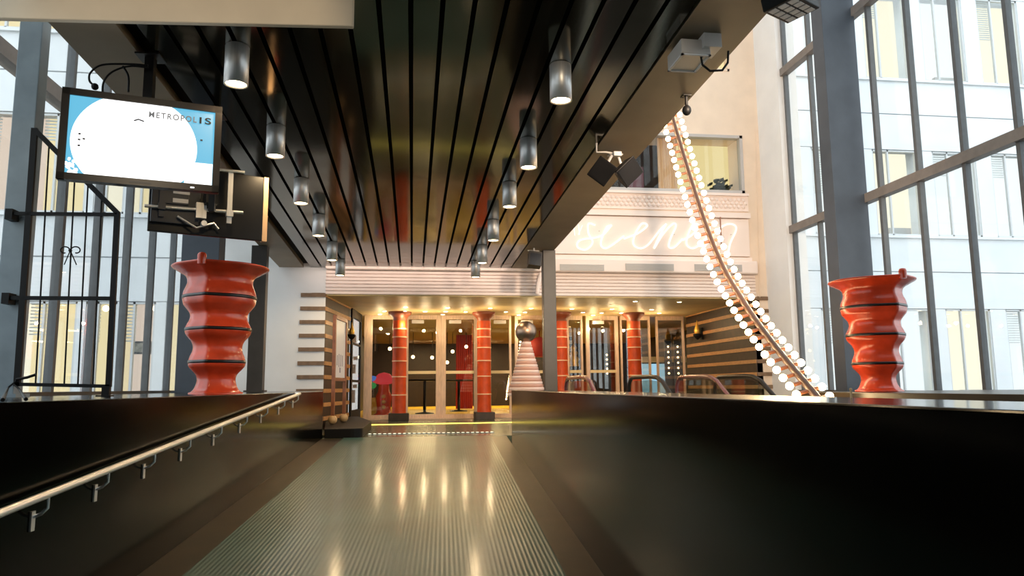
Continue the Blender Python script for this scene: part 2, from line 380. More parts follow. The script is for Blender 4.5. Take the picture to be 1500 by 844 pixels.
mb = MB(); mb.box((wx0 - .3, YB + .3, wz1), (wx1 + .3, YB + .95, wz1 + .05)); mb.box((wx0 - .3, YB + .3, wz0 - .05), (wx1 + .3, YB + .95, wz0)); mb.box((wx1, YB + .3, wz0), (wx1 + .05, YB + .9, wz1)); build('reveal', mb, m_cream, w)
xa, xb = atY(965, 240, YB + .3).x, atY(992, 240, YB + .3).x
mb = MB()
for k in range(7): mb.cyl((xa + (xb - xa) * (k + .5) / 7, YB + .36, wz0), (xa + (xb - xa) * (k + .5) / 7, YB + .36, wz1), .042, 8)
tag(build('curtain', mb, m_tan), 'tan curtain hanging in the upper window behind the bulbs', 'curtain')
xa, xb = atY(922, 240, YB + .25).x, atY(944, 240, YB + .25).x
mb = MB(); mb.box((xa, YB + .34, wz0 + .0), (xb, YB + .38, 6.05)); tag(build('poster_board', mb, m_wine), 'dark red board behind the upper window, above the paired loudspeakers', 'board')
p = atY(1054, 276, YB + .6)
t = thing('potted_plant', 'dark leafy potted plant on the sill of the yellow upper window', 'plant', (p.x, YB + .6, wz0))
mb = MB(); mb.lathe([(.09, wz0), (.12, wz0 + .12)], (p.x, YB + .6, 0), 14); build('pot', mb, m_dark, t)
mb = MB()
for k in range(110):
    a = random.random() * 6.28; e = random.random() * 1.4; r = .14 + random.random() * .26
    q = Vector((p.x + math.cos(a) * math.cos(e) * r, YB + .6 + math.sin(a) * math.cos(e) * r * .5, wz0 + .14 + math.sin(e) * r))
    mb.obox(q, (.05, .01, .02), (.01, .02, -.02), (.002, .003, .004))
build('foliage', mb, mat('dark_leaf', (.02, .03, .015), .5), t)
w = sroot('window_2')
mb = MB()
for (a, b) in [((sw0.x, sw0.z), (sw1.x, sw0.z + .05)), ((sw0.x, sw1.z - .05), (sw1.x, sw1.z)), ((sw0.x, sw0.z), (sw0.x + .05, sw1.z)), ((sw1.x - .05, sw0.z), (sw1.x, sw1.z))]:
    mb.box((a[0], YB - .02, a[1]), (b[0], YB + .1, b[1]))
build('window_frame', mb, m_cream, w)
mb = MB(); mb.box((sw0.x, YB + .28, sw0.z), (sw1.x, YB + .3, sw1.z)); build('glow_backing', mb, e_warm, w)
mb = MB(); mb.box((sw0.x, YB + .04, sw0.z), (sw1.x, YB + .05, sw1.z)); build('pane', mb, g_clear, w)

# ------------------------------------------------------------------ entrance recess
mb = MB(); mb.box((XF0 - .3, YB, ZS), (XR, YG + .2, ZS + .06)); struct('ceiling_soffit', mb, m_soffit)
xs = 7.88
def striped(name, x0, y0, x1, y1, zb, zt, side):
    p0, p1 = Vector((x0, y0, 0)), Vector((x1, y1, 0)); d = (p1 - p0).normalized(); n = Vector((d.y, -d.x, 0)) * side
    mb = MB()
    mb.prism([p0 + Vector((0, 0, zb)), p1 + Vector((0, 0, zb)), p1 - n * .15 + Vector((0, 0, zb)), p0 - n * .15 + Vector((0, 0, zb))], (0, 0, zt - zb), mi=0)
    z = .17
    while z < zt - .02:
        mb.prism([p0 + Vector((0, 0, z)), p1 + Vector((0, 0, z)), p1 + n * .02 + Vector((0, 0, z)), p0 + n * .02 + Vector((0, 0, z))], (0, 0, .085), mi=1); z += .293
    return struct(name, mb, [m_stripe_d, m_stripe_l])
striped('wall_recess_left', XF0, YB, -1.56, 18.7, 0, ZS, 1)
striped('wall_recess_right', xs, YB, xs, YG, 0, ZS, -1)
mb = MB(); z = .17
while z < ZS - .02:
    if z > .7: mb.box((XF0 - .52 - (ZS - z) * .02, YB - .025, z), (XF0, YB + .001, z + .085))
    mb.box((xs, YB - .025, z), (xs + .43, YB + .001, z + .085)); z += .293
struct('trim_wall_strips', mb, m_stripe_b)
# side window at the left end of the recess
w = sroot('window_3')
sp = lambda v, o=0: Vector((-1.505 + .07 * (v - 18.72) + o, v, 0))
def swall(mb, v0, v1, z0, z1, th=.05, o=0):
    mb.prism([sp(v0, o) + Vector((0, 0, z0)), sp(v1, o) + Vector((0, 0, z0)), sp(v1, o - th) + Vector((0, 0, z0)), sp(v0, o - th) + Vector((0, 0, z0))], (0, 0, z1 - z0))
mb = MB(); swall(mb, 18.72, 18.9, 0, ZS); swall(mb, 20.25, 20.44, 0, ZS); swall(mb, 18.9, 20.25, ZS - .22, ZS); swall(mb, 18.9, 20.25, 0, .3); swall(mb, 18.9, 20.25, 1.0, 1.06); swall(mb, 18.9, 20.25, 1.95, 2.0)
build('window_frame', mb, m_iron, w)
mb = MB(); swall(mb, 18.9, 20.25, .3, ZS - .22, .01, -.02); build('pane', mb, g_clear, w)
mb = MB(); mb.box((-2.05, 18.8, .1), (-2.0, 20.9, ZS)); mb.box((-2.0, 20.85, .1), (-1.46, 20.9, ZS)); build('glow_backing', mb, e_pale2, w)  # added glowing panels stand in for daylight outside the side window
mb = MB()
for k, (z0_, z1_) in enumerate(((.45, .8), (.85, .95), (1.25, 1.5), (1.62, 1.72), (2.1, 2.3))): mb.box((-1.70 + .07 * (k % 2), 20.80, z0_), (-1.56 + .05 * (k % 2), 20.84, z1_))
build('dark_posters', mb, m_darkm, w)

# storefront: a door or fixed panel per bay
def px2x(x, y=540): return atY(x, y, YG).x
FR = m_wood
def bay(name, xa, xb, push=True, closer=False, wide=.06):
    x0, x1 = px2x(xa), px2x(xb)
    r = sroot(name)
    mb = MB(); d = .05
    mb.box((x0 - wide, YG - d, 0), (x0, YG + d, ZS)); mb.box((x1, YG - d, 0), (x1 + wide, YG + d, ZS))
    mb.box((x0, YG - d, 0), (x1, YG + d, .12)); mb.box((x0, YG - d, 2.72), (x1, YG + d, ZS)); build('door_frame', mb, FR, r, bevel=.006)
    mb = MB(); mb.box((x0, YG - .006, .12), (x1, YG + .006, 2.72)); build('glass', mb, g_door, r)
    if push:
        mb = MB(); mb.box((x0, YG - .09, 1.22), (x1, YG - .06, 1.30)); mb.box((x0 + .01, YG - .06, 1.24), (x0 + .04, YG, 1.28)); mb.box((x1 - .04, YG - .06, 1.24), (x1 - .01, YG, 1.28)); build('push_bar', mb, mat('brass_push_bar', (.75, .62, .35), .35), r)
    if closer:
        mb = MB(); mb.box((x0 + .08, YG - .12, 2.60), (x0 + .42, YG - .052, 2.70)); mb.box((x0 + .3, YG - .2, 2.70), (x0 + .33, YG - .06, 2.72)); build('door_closer', mb, m_whitebox, r, bevel=.01)
    return r
bay('window_4', 545, 591, False)
bay('door_1', 598, 638.5, True, True, .05); bay('door_2', 653, 694, True, True, .13)
bay('door_3', 719, 746, True, True); bay('door_4', 759, 812, True, True, .09)
bay('door_5', 834, 851, True, False); bay('door_6', 864, 901.5, True, True, .1); bay('window_5', 912, 951, False, False, .05)
bay('window_6', 965, 1001, False, False, .05)
mb = MB(); p = [px2x(533), px2x(545)]; mb.box((p[0], YG - .06, 0), (p[1] - .05, YG + .06, ZS)); mb.box((px2x(652) - .1, YG - .03, 0), (px2x(639), YG + .03, ZS)); mb.box((px2x(812), YG - .04, 0), (px2x(834), YG + .04, ZS)); mb.box((px2x(694), YG - .04, 0), (px2x(719), YG + .04, ZS)); mb.box((px2x(591), YG - .04, 0), (px2x(598), YG + .04, ZS))
struct('trim_storefront', mb, FR)
mb = MB(); mb.box((px2x(533), YG - .25, 0), (xs, YG - .05, .03)); struct('trim_threshold', mb, m_wood)

# red ringed columns
YCOL = 19.6
for i, (px, lb) in enumerate([(585, 'ringed red column at the left end of the entrance doors'), (709, 'ringed red column left of the sphere-topped cone'), (822, 'ringed red column right beside the dark steel post'), (930, 'ringed red column nearest the striped right wall')]):
    x = atY(px, 540, YCOL).x; t = thing('entrance_column', lb, 'column', (x, YCOL, 0), 'red entrance columns')
    r = .185
    mb = MB(); mb.box((x - .26, YCOL - .26, 0), (x + .26, YCOL + .26, .20)); build('plinth', mb, m_stripe_d, t, bevel=.01)
    zs = [.20] + [atY(585, yy, YCOL).z for yy in (578.5, 552, 529, 509.6, 494, 482)] + [2.62]
    mb = MB()
    for a, b in zip(zs, zs[1:]): mb.lathe([(r * 1.03, a), (r, a + .03), (r * .97, b - .015)], (x, YCOL, 0), 28)
    build('shaft', mb, m_redcol, t)
    for z in zs[1:-1]: mb = MB(); mb.lathe([(r * 1.05, z - .016), (r * 1.05, z + .012)], (x, YCOL, 0), 28); build('ring', mb, m_mortar, t)
    mb = MB(); mb.lathe([(r * .97, 2.60), (r * 1.0, 2.66), (r * 1.25, 2.72), (r * 1.6, 2.765), (r * 1.65, 2.80), (r * 1.65, ZS - .005)], (x, YCOL, 0), 28); build('capital', mb, mat('dark_terracotta', (.22, .05, .02), .45), t)

# recessed downlights in the soffit
dl = [(563,455.6),(556.6,460),(594,449.5),(592.6,455.6),(622.7,456),(655.8,450.5),(652.6,456),(648.6,460.5),(682,456.6),(711,456.6),(718,451),(741,456.6),(760,461),(769,457),(778,451.5),
      (826,457.5),(837.7,452),(853.8,457.5),(868.7,461.5),(881.4,458),(896.4,452.5),(909.8,458),(930.6,441),(938,459),(954.5,453.2),(965.5,458.5),(995,442)]
dl = sorted([atZ(x, y, ZS) for x, y in dl if atZ(x, y, ZS).y < 20.35], key=lambda p: p.x)
for i, p in enumerate(dl):
    t = thing('downlight', ORD[i + 1] + ' small recessed downlight counting from the left end of the gold soffit', 'downlight', (p.x, p.y, ZS), 'downlights in the entrance soffit')
    mb = MB(); mb.lathe([(.065, ZS - .012), (.072, ZS - .006), (.072, ZS + .001)], (p.x, p.y, 0), 18); build('ring', mb, m_whitebox, t)
    mb = MB(); mb.lathe([(.045, ZS - .016), (.05, ZS - .0125)], (p.x, p.y, 0), 18); build('lens', mb, e_down, t)

# light strips in the floor
mb = MB(); p = atZ(533, 622.5, 0); q = atZ(768, 620, 0); mb.prism([(p.x, 17.55, 0), (q.x, 17.75, 0), (q.x, 17.83, 0), (p.x, 17.63, 0)], (0, 0, .012))
tag(build('light_strip', mb, e_strip), 'thin glowing yellow light strip across the floor before the doors', 'light strip')
p = atZ(538, 637, 0); q = atZ(724, 634, 0); t = thing('step_light', 'dashed line of small white lights across the top of the ramp', 'light strip', p)
mb = MB(); mb.prism([p + Vector((0, -.03, .001)), q + Vector((0, -.03, .001)), q + Vector((0, .03, .001)), p + Vector((0, .03, .001))], (0, 0, .010)); build('base_strip', mb, m_mull, t)
for k in range(26):
    c = p.lerp(q, (k + .5) / 26); mb = MB(); mb.box((c.x - .024, c.y - .018, .010), (c.x + .024, c.y + .018, .018)); build('dash', mb, e_dash, t)

# plinth on the left with rounded corner, poster stand
mb = MB(); c = [(-1.49, 13.14), (-1.05, 13.14)] + [(-1.05 + .2 * math.sin(a), 13.34 - .2 * math.cos(a)) for a in [.3, .6, .9, 1.2, 1.57]] + [(-.85, 16.0), (-1.3, 18.6), (-1.50, 18.6), (-1.82, 16.2)]
mb.prism([(x, y, 0) for x, y in c], (0, 0, .16)); tag(build('black_platform', mb, m_iron, bevel=.01), 'low black plinth under the poster stand at the ramp top', 'plinth')
pa, pb = atZ(487, 622, .16), atZ(503.5, 618.5, .16)
t = thing('poster_stand', 'red-brown wooden poster stand with ball feet and a white poster', 'poster stand', (pa + pb) / 2)
dd = (pb - pa); dn = dd.normalized(); nn = Vector((dn.y, -dn.x, 0))
for P in (pa, pb):
    mb = MB(); mb.bar(P + Vector((0, 0, .06)), P + Vector((0, 0, 2.1)), .07, .06, side=dn); o = build('post', mb, m_redwood, t)
    mb = MB(); mb.sphere(P + Vector((0, 0, .088)), .088, 16, 10); build('ball_foot', mb, m_ball, t)
for hz, th_ in ((2.08, .075), (.86, .055)): mb = MB(); mb.bar(pa + Vector((0, 0, hz)), pb + Vector((0, 0, hz)), th_, th_); build('cross_rail', mb, m_redwood, t)
mb = MB(); m_ = (pa + pb) / 2
mb.obox(m_ + Vector((0, 0, 1.47)), dn * (dd.length / 2 - .03), nn * .008, Vector((0, 0, .57))); o = build('poster', mb, mat('poster_paper', (.80, .80, .84), .4), t)
mb = MB()
for k, (u, hh) in enumerate([(-.6, .1), (-.25, .13), (.1, .12), (.45, .11)]): mb.obox(m_ + dn * u * (dd.length / 2 - .06) + Vector((0, 0, 1.24)) + nn * .011, dn * .018, nn * .002, Vector((0, 0, hh)))
mb.obox(m_ + Vector((0, 0, 1.05)) + nn * .011, dn * .04, nn * .002, Vector((0, 0, .05)))
build('poster_print', mb, mat('poster_ink', (.28, .26, .36), .5), t)

# flame sconces
def sconce(P, n, label, k=1):
    n = Vector(n); t = thing('wall_sconce', label, 'wall lamp', P, 'flame wall lamps')
    P = Vector(P); C2 = P + n * .13
    mb = MB(); mb.obox(P + n * .015, Vector((-n.y, n.x, 0)) * .07, Vector((0, 0, .16)), n * .014); mb.tube([P + n * .02, P + n * .09 + Vector((0, 0, -.06)), C2 + Vector((0, 0, -.05))], .022, 8); build('bracket', mb, m_iron, t)
    mb = MB(); mb.lathe([(r * k, z * k) for r, z in [(.03, -.22), (.10, -.16), (.15, -.08), (.16, -.02), (.13, 0)]], C2, 18); build('bowl', mb, m_iron, t)
    mb = MB(); mb.lathe([(r * k, z * k) for r, z in [(.085, 0), (.105, .08), (.10, .16), (.07, .25), (.045, .33), (.02, .42), (.004, .50)]], C2, 14, rho=lambda a: 1 + .15 * math.sin(3 * a)); build('flame', mb, m_gold, t)
p = atX(1021, 489, xs - .16); sconce((xs - .02, p.y, p.z), (-1, 0, 0), 'gold flame wall lamp with black bowl on the striped right wall', .74)
p = atP(516, 490, Vector((1, -.128, 0)), Vector((XF0, YB, 0))); q = Vector((-1.62 + .015, 18.25, atY(516, 490, 18.25).z)); sconce(q, Vector((1, -.128, 0)).normalized(), 'gold flame wall lamp with black bowl beside the poster stand', .6)

# stepped cone with a bronze sphere
Yp = 13.6; c = atY(771, 540, Yp); zs0 = atY(770, 486, Yp).z; rs = 15.5 / F * Yp * 1.02
t = thing('cone_sculpture', 'striped stepped cone topped with a bronze sphere beside the dark post', 'sculpture', (c.x, Yp, 0))
mb = MB(); mb.lathe([(.25, 0), (.25, .03), (.22, .06), (.22, .66), (.26, .68)], (c.x, Yp, 0), 28); build('pedestal', mb, m_dark, t)
zt = zs0 - rs * .7; n = 20; rb = .36; zb0 = .68
for k in range(n):
    za, zb = zb0 + (zt - zb0) * k / n, zb0 + (zt - zb0) * (k + 1) / n; r = rb + (.07 - rb) * (k + .3) / n
    mb = MB(); mb.lathe([(r - .006, za), (r, za + .006), (r, zb - .008), (r - .008, zb)], (c.x, Yp, 0), 36); build('tier', mb, m_cone if k % 2 == 0 or k > 22 else m_cone2, t)
mb = MB(); mb.sphere((c.x, Yp, zs0), rs, 32, 20); build('sphere', mb, m_ballmetal, t)

# ------------------------------------------------------------------ steel posts and columns
def boxcol(name, label, lo, hi, m, cat='column'):
    t = thing(name, label, cat, ((lo[0] + hi[0]) / 2, (lo[1] + hi[1]) / 2, lo[2]))
    mb = MB(); mb.box(lo, hi); build('shaft', mb, m, t, bevel=.008)
    mb = MB(); e = .04; mb.box((lo[0] - e, lo[1] - e, lo[2]), (hi[0] + e, hi[1] + e, lo[2] + .03)); build('base_plate', mb, m, t)
    return t
Yq = 14.0
xr0, xr1 = atY(797, 480, Yq).x, atY(815.5, 480, Yq).x
boxcol('canopy_post', 'dark steel post holding up the right edge of the canopy', (xr0, Yq, 0), (xr1, Yq + .22, cz(Yq) - .002), m_post, 'post')
xl0, xl1 = atY(364, 480, Yq).x, atY(387, 480, Yq).x
boxcol('canopy_post', 'dark steel post holding up the left edge of the canopy', (xl0, Yq, ZP), (xl1, Yq + .22, cz(Yq) - .002 if xl1 > BL0 else 3.9), m_post, 'post')
cl0, cl1 = atY(260, 480, 12.6).x, atY(316, 480, 12.6).x
boxcol('steel_column', 'broad blue-grey steel column behind the left red vase', (cl0, 12.6, ZP), (cl1, 13.0, ZR), m_steelblue)
cr0, cr1 = atY(1222, 290, 12.35).x, atY(1271, 290, 12.35).x
boxcol('steel_column', 'tall blue-grey steel column behind the right red vase', (cr0, 12.35, LOW), (cr1, 12.72, ZR), m_steelblue)
YPST = 6.97
p = atY(24, 300, YPST)
boxcol('frame_post', 'pale blue-grey steel post that the black iron gate hangs from', (p.x - .10, YPST, ZP), (p.x + .10, YPST + .16, ZR), m_lpost, 'post')

# ------------------------------------------------------------------ curtain walls
def curtain(name, X, phase, y0, y1, z0, sgn):
    w = sroot(name)
    k0 = math.ceil((y0 - phase) / 1.03); k = k0
    while phase + 1.03 * k < y1:
        y = phase + 1.03 * k; mb = MB(); mb.box((X - .045, y - .035, z0), (X + .05, y + .035, ZR)); build('mullion', mb, m_mull, w); k += 1
    for z in (4.27, 7.95, 11.6): mb = MB(); mb.box((X - .10, y0, z - .085), (X + .06, y1, z + .085)); build('transom', mb, m_trans, w)
    mb = MB(); mb.box((X - .12, y0, z0 - .14), (X + .12, y1, z0 + .03)); build('sill', mb, m_post, w)
    mb = MB(); mb.box((X - .006, y0, z0), (X + .006, y1, ZR)); build('glass', mb, g_clear, w)
curtain('window_left', XL, 9.16, -4, YB, ZP + .01, -1)
curtain('window_right', XR, 8.90, -4, 15.2, .70, 1)
mb = MB(); mb.box((XR - .05, -4, LOW), (XR + .1, 15.2, .6)); struct('wall_right_base', mb, m_post)
mb = MB(); mb.box((XL - .3, YK, ZR), (2.6, YB + .3, ZR + .3)); mb.box((2.6, YB - .3, ZR), (XR + .3, YB + .3, ZR + .3)); mb.box((2.6, YK, ZR), (XR + .3, -2, ZR + .3)); mb.box((XR - .2, -2, ZR), (XR + .3, YB - .3, ZR + .3)); struct('roof', mb, m_soil)
w = sroot('window_added_skylight')  # unseen skylight, added to let daylight onto the back wall
for k in range(7): mb = MB(); y = -1.9 + k * 2.98; mb.box((2.6, y - .06, ZR + .05), (XR - .2, y + .06, ZR + .22)); build('glazing_bar', mb, m_mull, w)
mb = MB(); mb.box((2.6, -2, ZR + .12), (XR - .2, YB - .3, ZR + .13)); build('glass', mb, g_clear, w)
mb = MB(); mb.box((XL - .3, YK - .3, LOW), (XR + .3, YK, ZR)); struct('wall_front', mb, m_lobbydark)

# ------------------------------------------------------------------ buildings outside
def building(label, Yf, x0, x1, zfloors, zb, wins, warm, deep=4):
    t = thing('office_building', label, 'building', ((x0 + x1) / 2, Yf, LOW))
    ztop = ZR + 3
    # spandrel bands between window rows
    zs = [(LOW, zfloors[0][0])] + [(zfloors[i][1], zfloors[i + 1][0]) for i in range(len(zfloors) - 1)] + [(zfloors[-1][1], ztop)]
    mb = MB()
    for a, b in zs:
        nseg = 2 if b - a < 6 else 5; h = (b - a) / nseg
        for k in range(nseg): mb.box((x0, Yf, a + h * k + .018), (x1, Yf + .2, a + h * (k + 1) - .018))
        mb.box((x0, Yf + .09, a), (x1, Yf + .2, b)); mb.box((x0, Yf - .08, b - .10), (x1, Yf, b - .02))
    for (wa, wb) in zfloors:
        e = [x0] + [v for w_ in wins for v in w_] + [x1]
        for k in range(0, len(e), 2): mb.box((e[k], Yf, wa), (e[k + 1], Yf + .2, wb))
    mb.box((x0, Yf + .8, LOW), (x1, Yf + deep, ztop))
    build('facade', mb, m_facade, t)
    for fi, (wa, wb) in enumerate(zfloors):
        for wi, (xa, xb) in enumerate(wins):
            mb = MB(); f = .05
            for a, b in (((xa, wa), (xb, wa + f)), ((xa, wb - f), (xb, wb)), ((xa, wa), (xa + f, wb)), ((xb - f, wa), (xb, wb)), ((xa + (xb - xa) * .34, wa), (xa + (xb - xa) * .34 + f, wb))):
                mb.box((a[0], Yf + .03, a[1]), (b[0], Yf + .12, b[1]))
            wn = build('window', mb, m_facframe, t)
            mb = MB(); mb.box((xa, Yf + .07, wa), (xb, Yf + .08, wb)); build('pane', mb, g_clear, wn)
            mb = MB(); mb.box((xa - .1, Yf + .7, wa - .1), (xb + .1, Yf + .75, wb + .1)); build('room_wall', mb, warm[(fi * 3 + wi) % len(warm)], wn)
            mb = MB(); rr = random.random()
            if rr < .6:
                for k in range(int((wb - wa) * (.25 + rr * .5) / .08)): mb.box((xa + .06, Yf + .2, wb - .06 - k * .08), (xb - (xb - xa) * .62, Yf + .23, wb - .03 - k * .08))
                build('blind', mb, m_facframe, wn)
            else:
                mb.box((xa + (xb - xa) * .45, Yf + .45, wa), (xb - .1, Yf + .6, wa + .35)); build('desk', mb, m_ltgrey, wn)
    return t
YFR, YFL = 22.0, 18.6
zrow = lambda x, yt, yb, Y: (atY(x, yb, Y).z, atY(x, yt, Y).z)
rows = [zrow(1360, 573, 453, YFR), zrow(1340, 345, 221, YFR), zrow(1340, 117, -8, YFR)]
rows = [(min(r), max(r)) for r in rows]; ph = rows[1][0] - rows[0][0]
rows[0] = (rows[1][0] - (rows[2][0] - rows[1][0]), rows[0][1])
xw0, xw1, xw2 = atY(1268, 100, YFR).x, atY(1332, 100, YFR).x, atY(1354, 100, YFR).x
wins = []; x = xw0 - 3 * (xw2 - xw0)
for k in range(12): wins.append((x, x + (xw1 - xw0))); x += xw2 - xw0
building('white metal-clad office building beyond the right glass wall', YFR, 10.5, wins[-1][1] + 1, rows, LOW, [w_ for w_ in wins if w_[0] > 10.7], [e_warm2, e_pale2, e_pale2, e_warm2, e_pale2])
rows = [zrow(130, 442, 572, YFL), zrow(130, 168, 312, YFL), zrow(120, -95, 46, YFL)]
rows = [(min(r), max(r)) for r in rows]; rows[0] = (rows[1][0] - (rows[2][0] - rows[1][0]), rows[0][1])
xs_ = [atY(v, 240, YFL).x for v in (-40, 40, 52, 128, 140, 185, 190, 240, 255, 330)]
wl = [(xs_[i] + .0, xs_[i + 1]) for i in range(0, 10, 2)]; dxx = wl[1][0] - wl[0][0]
wl = [(wl[0][0] - dxx * k, wl[0][1] - dxx * k) for k in (3, 2, 1)] + wl
building('pale metal-clad building with warmly lit rooms beyond the left glass wall', YFL, wl[0][0] - 1, XL - .35, rows, LOW, [w_ for w_ in wl if w_[1] < XL - .4], [e_warm, e_warm3, e_warm, e_warm2, e_warm], deep=.79)
# pictures and lamps in the lit gallery room on the left
for (a, b, lb) in [((222 / 1, 0), 0, 0)][:0]: pass
for (x0, y0, x1, y1, lb) in [(165, 500, 172, 519, 'narrow dark framed picture in the lit room, beside the iron gate'), (193, 500, 222, 519, 'wide dark framed picture in the lit room left of the red vase')]:
    a = atY(x0, y1, YFL + .66); b = atY(x1, y0, YFL + .66)
    t = thing('framed_picture', lb, 'picture', ((a.x + b.x) / 2, YFL + .68, a.z), 'pictures in the lit room')
    mb = MB(); mb.box((a.x, YFL + .655, a.z), (b.x, YFL + .695, b.z)); build('frame', mb, m_dark, t)
    mb = MB(); mb.box((a.x + .05, YFL + .648, a.z + .05), (b.x - .05, YFL + .654, b.z - .05)); build('print', mb, mat('grey_print', (.25, .24, .2), .6, noise=.6, nscale=9), t)
for (x, y, lb) in [(155, 452, 'small round spot lamp in the lit room above the narrow picture'), (228, 452, 'small round spot lamp in the lit room left of the red vase rim')]:
    p = atY(x, y, YFL + .45); t = thing('room_lamp', lb, 'lamp', p)
    mb = MB(); mb.sphere(p, .075, 14, 8); build('bulb', mb, e_globe, t); mb = MB(); mb.cyl(p + Vector((0, 0, .07)), p + Vector((0, 0, .3)), .015, 8); build('stem', mb, m_whitebox, t)

# ------------------------------------------------------------------ ceiling cylinder spots
def spot_proto(label):
    t = thing('ceiling_spotlight', label, 'spotlight', (0, 0, 0), 'cylinder spotlights under the slatted ceiling')
    R, H = .098, .34
    mb = MB(); mb.lathe([(R - .012, -H + .035), (R - .012, -H), (R, -H), (R, -.01), (R - .006, 0)], (0, 0, 0), 32); build('housing', mb, m_steel, t, local=True)
    mb = MB(); mb.lathe([(R - .016, -H + .012), (R - .014, -H + .03)], (0, 0, 0), 28); build('lens', mb, e_lens, t, local=True)
    mb = MB(); mb.lathe([(R * .8, -.001), (R * .8, .012)], (0, 0, 0), 20); build('mounting_plate', mb, m_dark, t, local=True)
    return t
LP = [[(353, 68), (407, 185), (441, 262), (467, 315), (486, 355), (497, 380)], [(818, 95), (773, 204), (745, 268), (722, 323), (708, 360), (698, 383)]]
proto = None; spot_pos = []
for side, row in zip(('left-hand', 'right-hand'), LP):
    xm = sum(atC(*p).x for p in row) / 6
    for i, px in enumerate(row):
        P = atC(*px); lb = ['nearest', 'second', 'third', 'fourth', 'fifth', 'farthest'][i] + ' brushed steel cylinder spotlight in the %s ceiling row' % side
        if proto is None: proto = o = spot_proto(lb)
        else: o = copy_tree(proto); o['label'] = lb
        o.location = (xm, P.y, cz(P.y)); spot_pos.append(Vector(o.location))

# ------------------------------------------------------------------ handrail on the left parapet
nl = Vector((1, -.0455, 0)); pl = Vector((LW(13.18) + .075, 13.18, 0))
ha = atP(0, 752, nl, pl); hb = atP(439, 577, nl, pl); hd = (hb - ha)
t = thing('handrail', 'long steel handrail climbing along the left black parapet', 'handrail', ha)
mb = MB(); h0 = ha - hd * .35; mb.tube([h0, ha, hb, hb + Vector((-.06, .04, 0))], .021, 14); build('rail', mb, m_chrome, t)
hl0 = hd.normalized()
for i, px in enumerate([71, 159, 227, 279, 325, 362, 392, 417, 437]):
    best = min(range(0, 1001), key=lambda k: abs((lambda q: CX + F * (q - CAM).dot(rt) / (q - CAM).dot(fw))(ha + hd * (k / 1000)) - px))
    P = ha + hd * (best / 1000)
    mb = MB(); w0 = Vector((-1, .0455, 0)).normalized()
    mb.tube([P + Vector((0, 0, -.018)), P + Vector((0, 0, -.07)), P + w0 * .03 + Vector((0, 0, -.10)), P + w0 * .072 + Vector((0, 0, -.115))], .009, 8)
    br = build('bracket', mb, m_chrome, t)
    mb = MB(); mb.obox(P + w0 * .07 + Vector((0, 0, -.135)), w0 * .005, Vector((.0455, 1, 0)) * .018, Vector((0, 0, .05))); build('wall_plate', mb, m_chrome, br)

# ------------------------------------------------------------------ red vases
def vase(label, c, h, apex, scale_px):
    t = thing('red_vase', label, 'vase', c, 'giant red wavy vases'); k = h / 190.0
    al = math.acos(1 / 1.17)
    def rho(a):
        d = abs((a - apex + math.pi) % (2 * math.pi) - math.pi)
        return 1 / math.cos(al - d) if d < al else 1
    kq = [(38, 2), (35, 3.2), (31.5, 6.5), (28.5, 13), (27, 21), (29, 28.6), (36, 36.5), (39.3, 41), (40, 47), (38.3, 54.7), (35.2, 62.5), (34.6, 70), (37.5, 78), (43.4, 85), (46, 90), (46.6, 96), (44, 103), (41.2, 109), (40.3, 114.6), (41.5, 120), (47, 127.5), (50.8, 133), (52.2, 143), (51, 152), (48.2, 159), (46.6, 165), (47.5, 172), (51, 176.5), (56, 179.5), (62, 183), (67.5, 186), (69.5, 188)]
    kp = [(38, 0)] + [(p.x, p.y) for p in spline(kq, 4)] + [(69.3, 189.4), (68, 190.2), (64, 189), (52, 182), (44, 170), (38, 140), (30, 60), (1, 40)]
    mb = MB(); mb.lathe([(r * k, z * k) for r, z in kp], c, 96, rho); build('body', mb, m_red, t)
    for z, r in ((47, 40), (95, 46.6), (143, 52.2)):
        mb = MB(); mb.lathe([((r - 1) * k, (z - 2.4) * k), ((r + .5) * k, (z - 2.2) * k), ((r + .7) * k, z * k), ((r + .5) * k, (z + 2.2) * k), ((r - 1) * k, (z + 2.4) * k)], c, 96, rho); build('band', mb, m_bandk, t)
    q = Vector(c) + Vector((math.cos(apex), math.sin(apex), 0)) * 67 * 1.14 * k
    mb = MB(); mb.lathe([(5.5 * k, 183 * k), (6 * k, 190 * k), (6 * k, 196 * k), (4.5 * k, 199 * k), (.5 * k, 200 * k)], q, 18); build('knob', mb, m_red, t)
cv = atZ(316, 577.2, ZP); vh = (atY(316, 392, cv.y).z - ZP)
tc = math.atan2(-cv.y, -cv.x)
vase('giant red wavy vase with black bands on the left ledge', cv, vh, tc - math.radians(20), 1)
cv2 = atX(1288, 573, 5.3); cv2.z = ZE + .004; vh2 = (atY(1288, 412, cv2.y).z - ZE) * 1.0
tc2 = math.atan2(-cv2.y, -cv2.x)
vase('giant red wavy vase with black bands on the right ledge', cv2, vh2, tc2 + math.radians(38), 1)

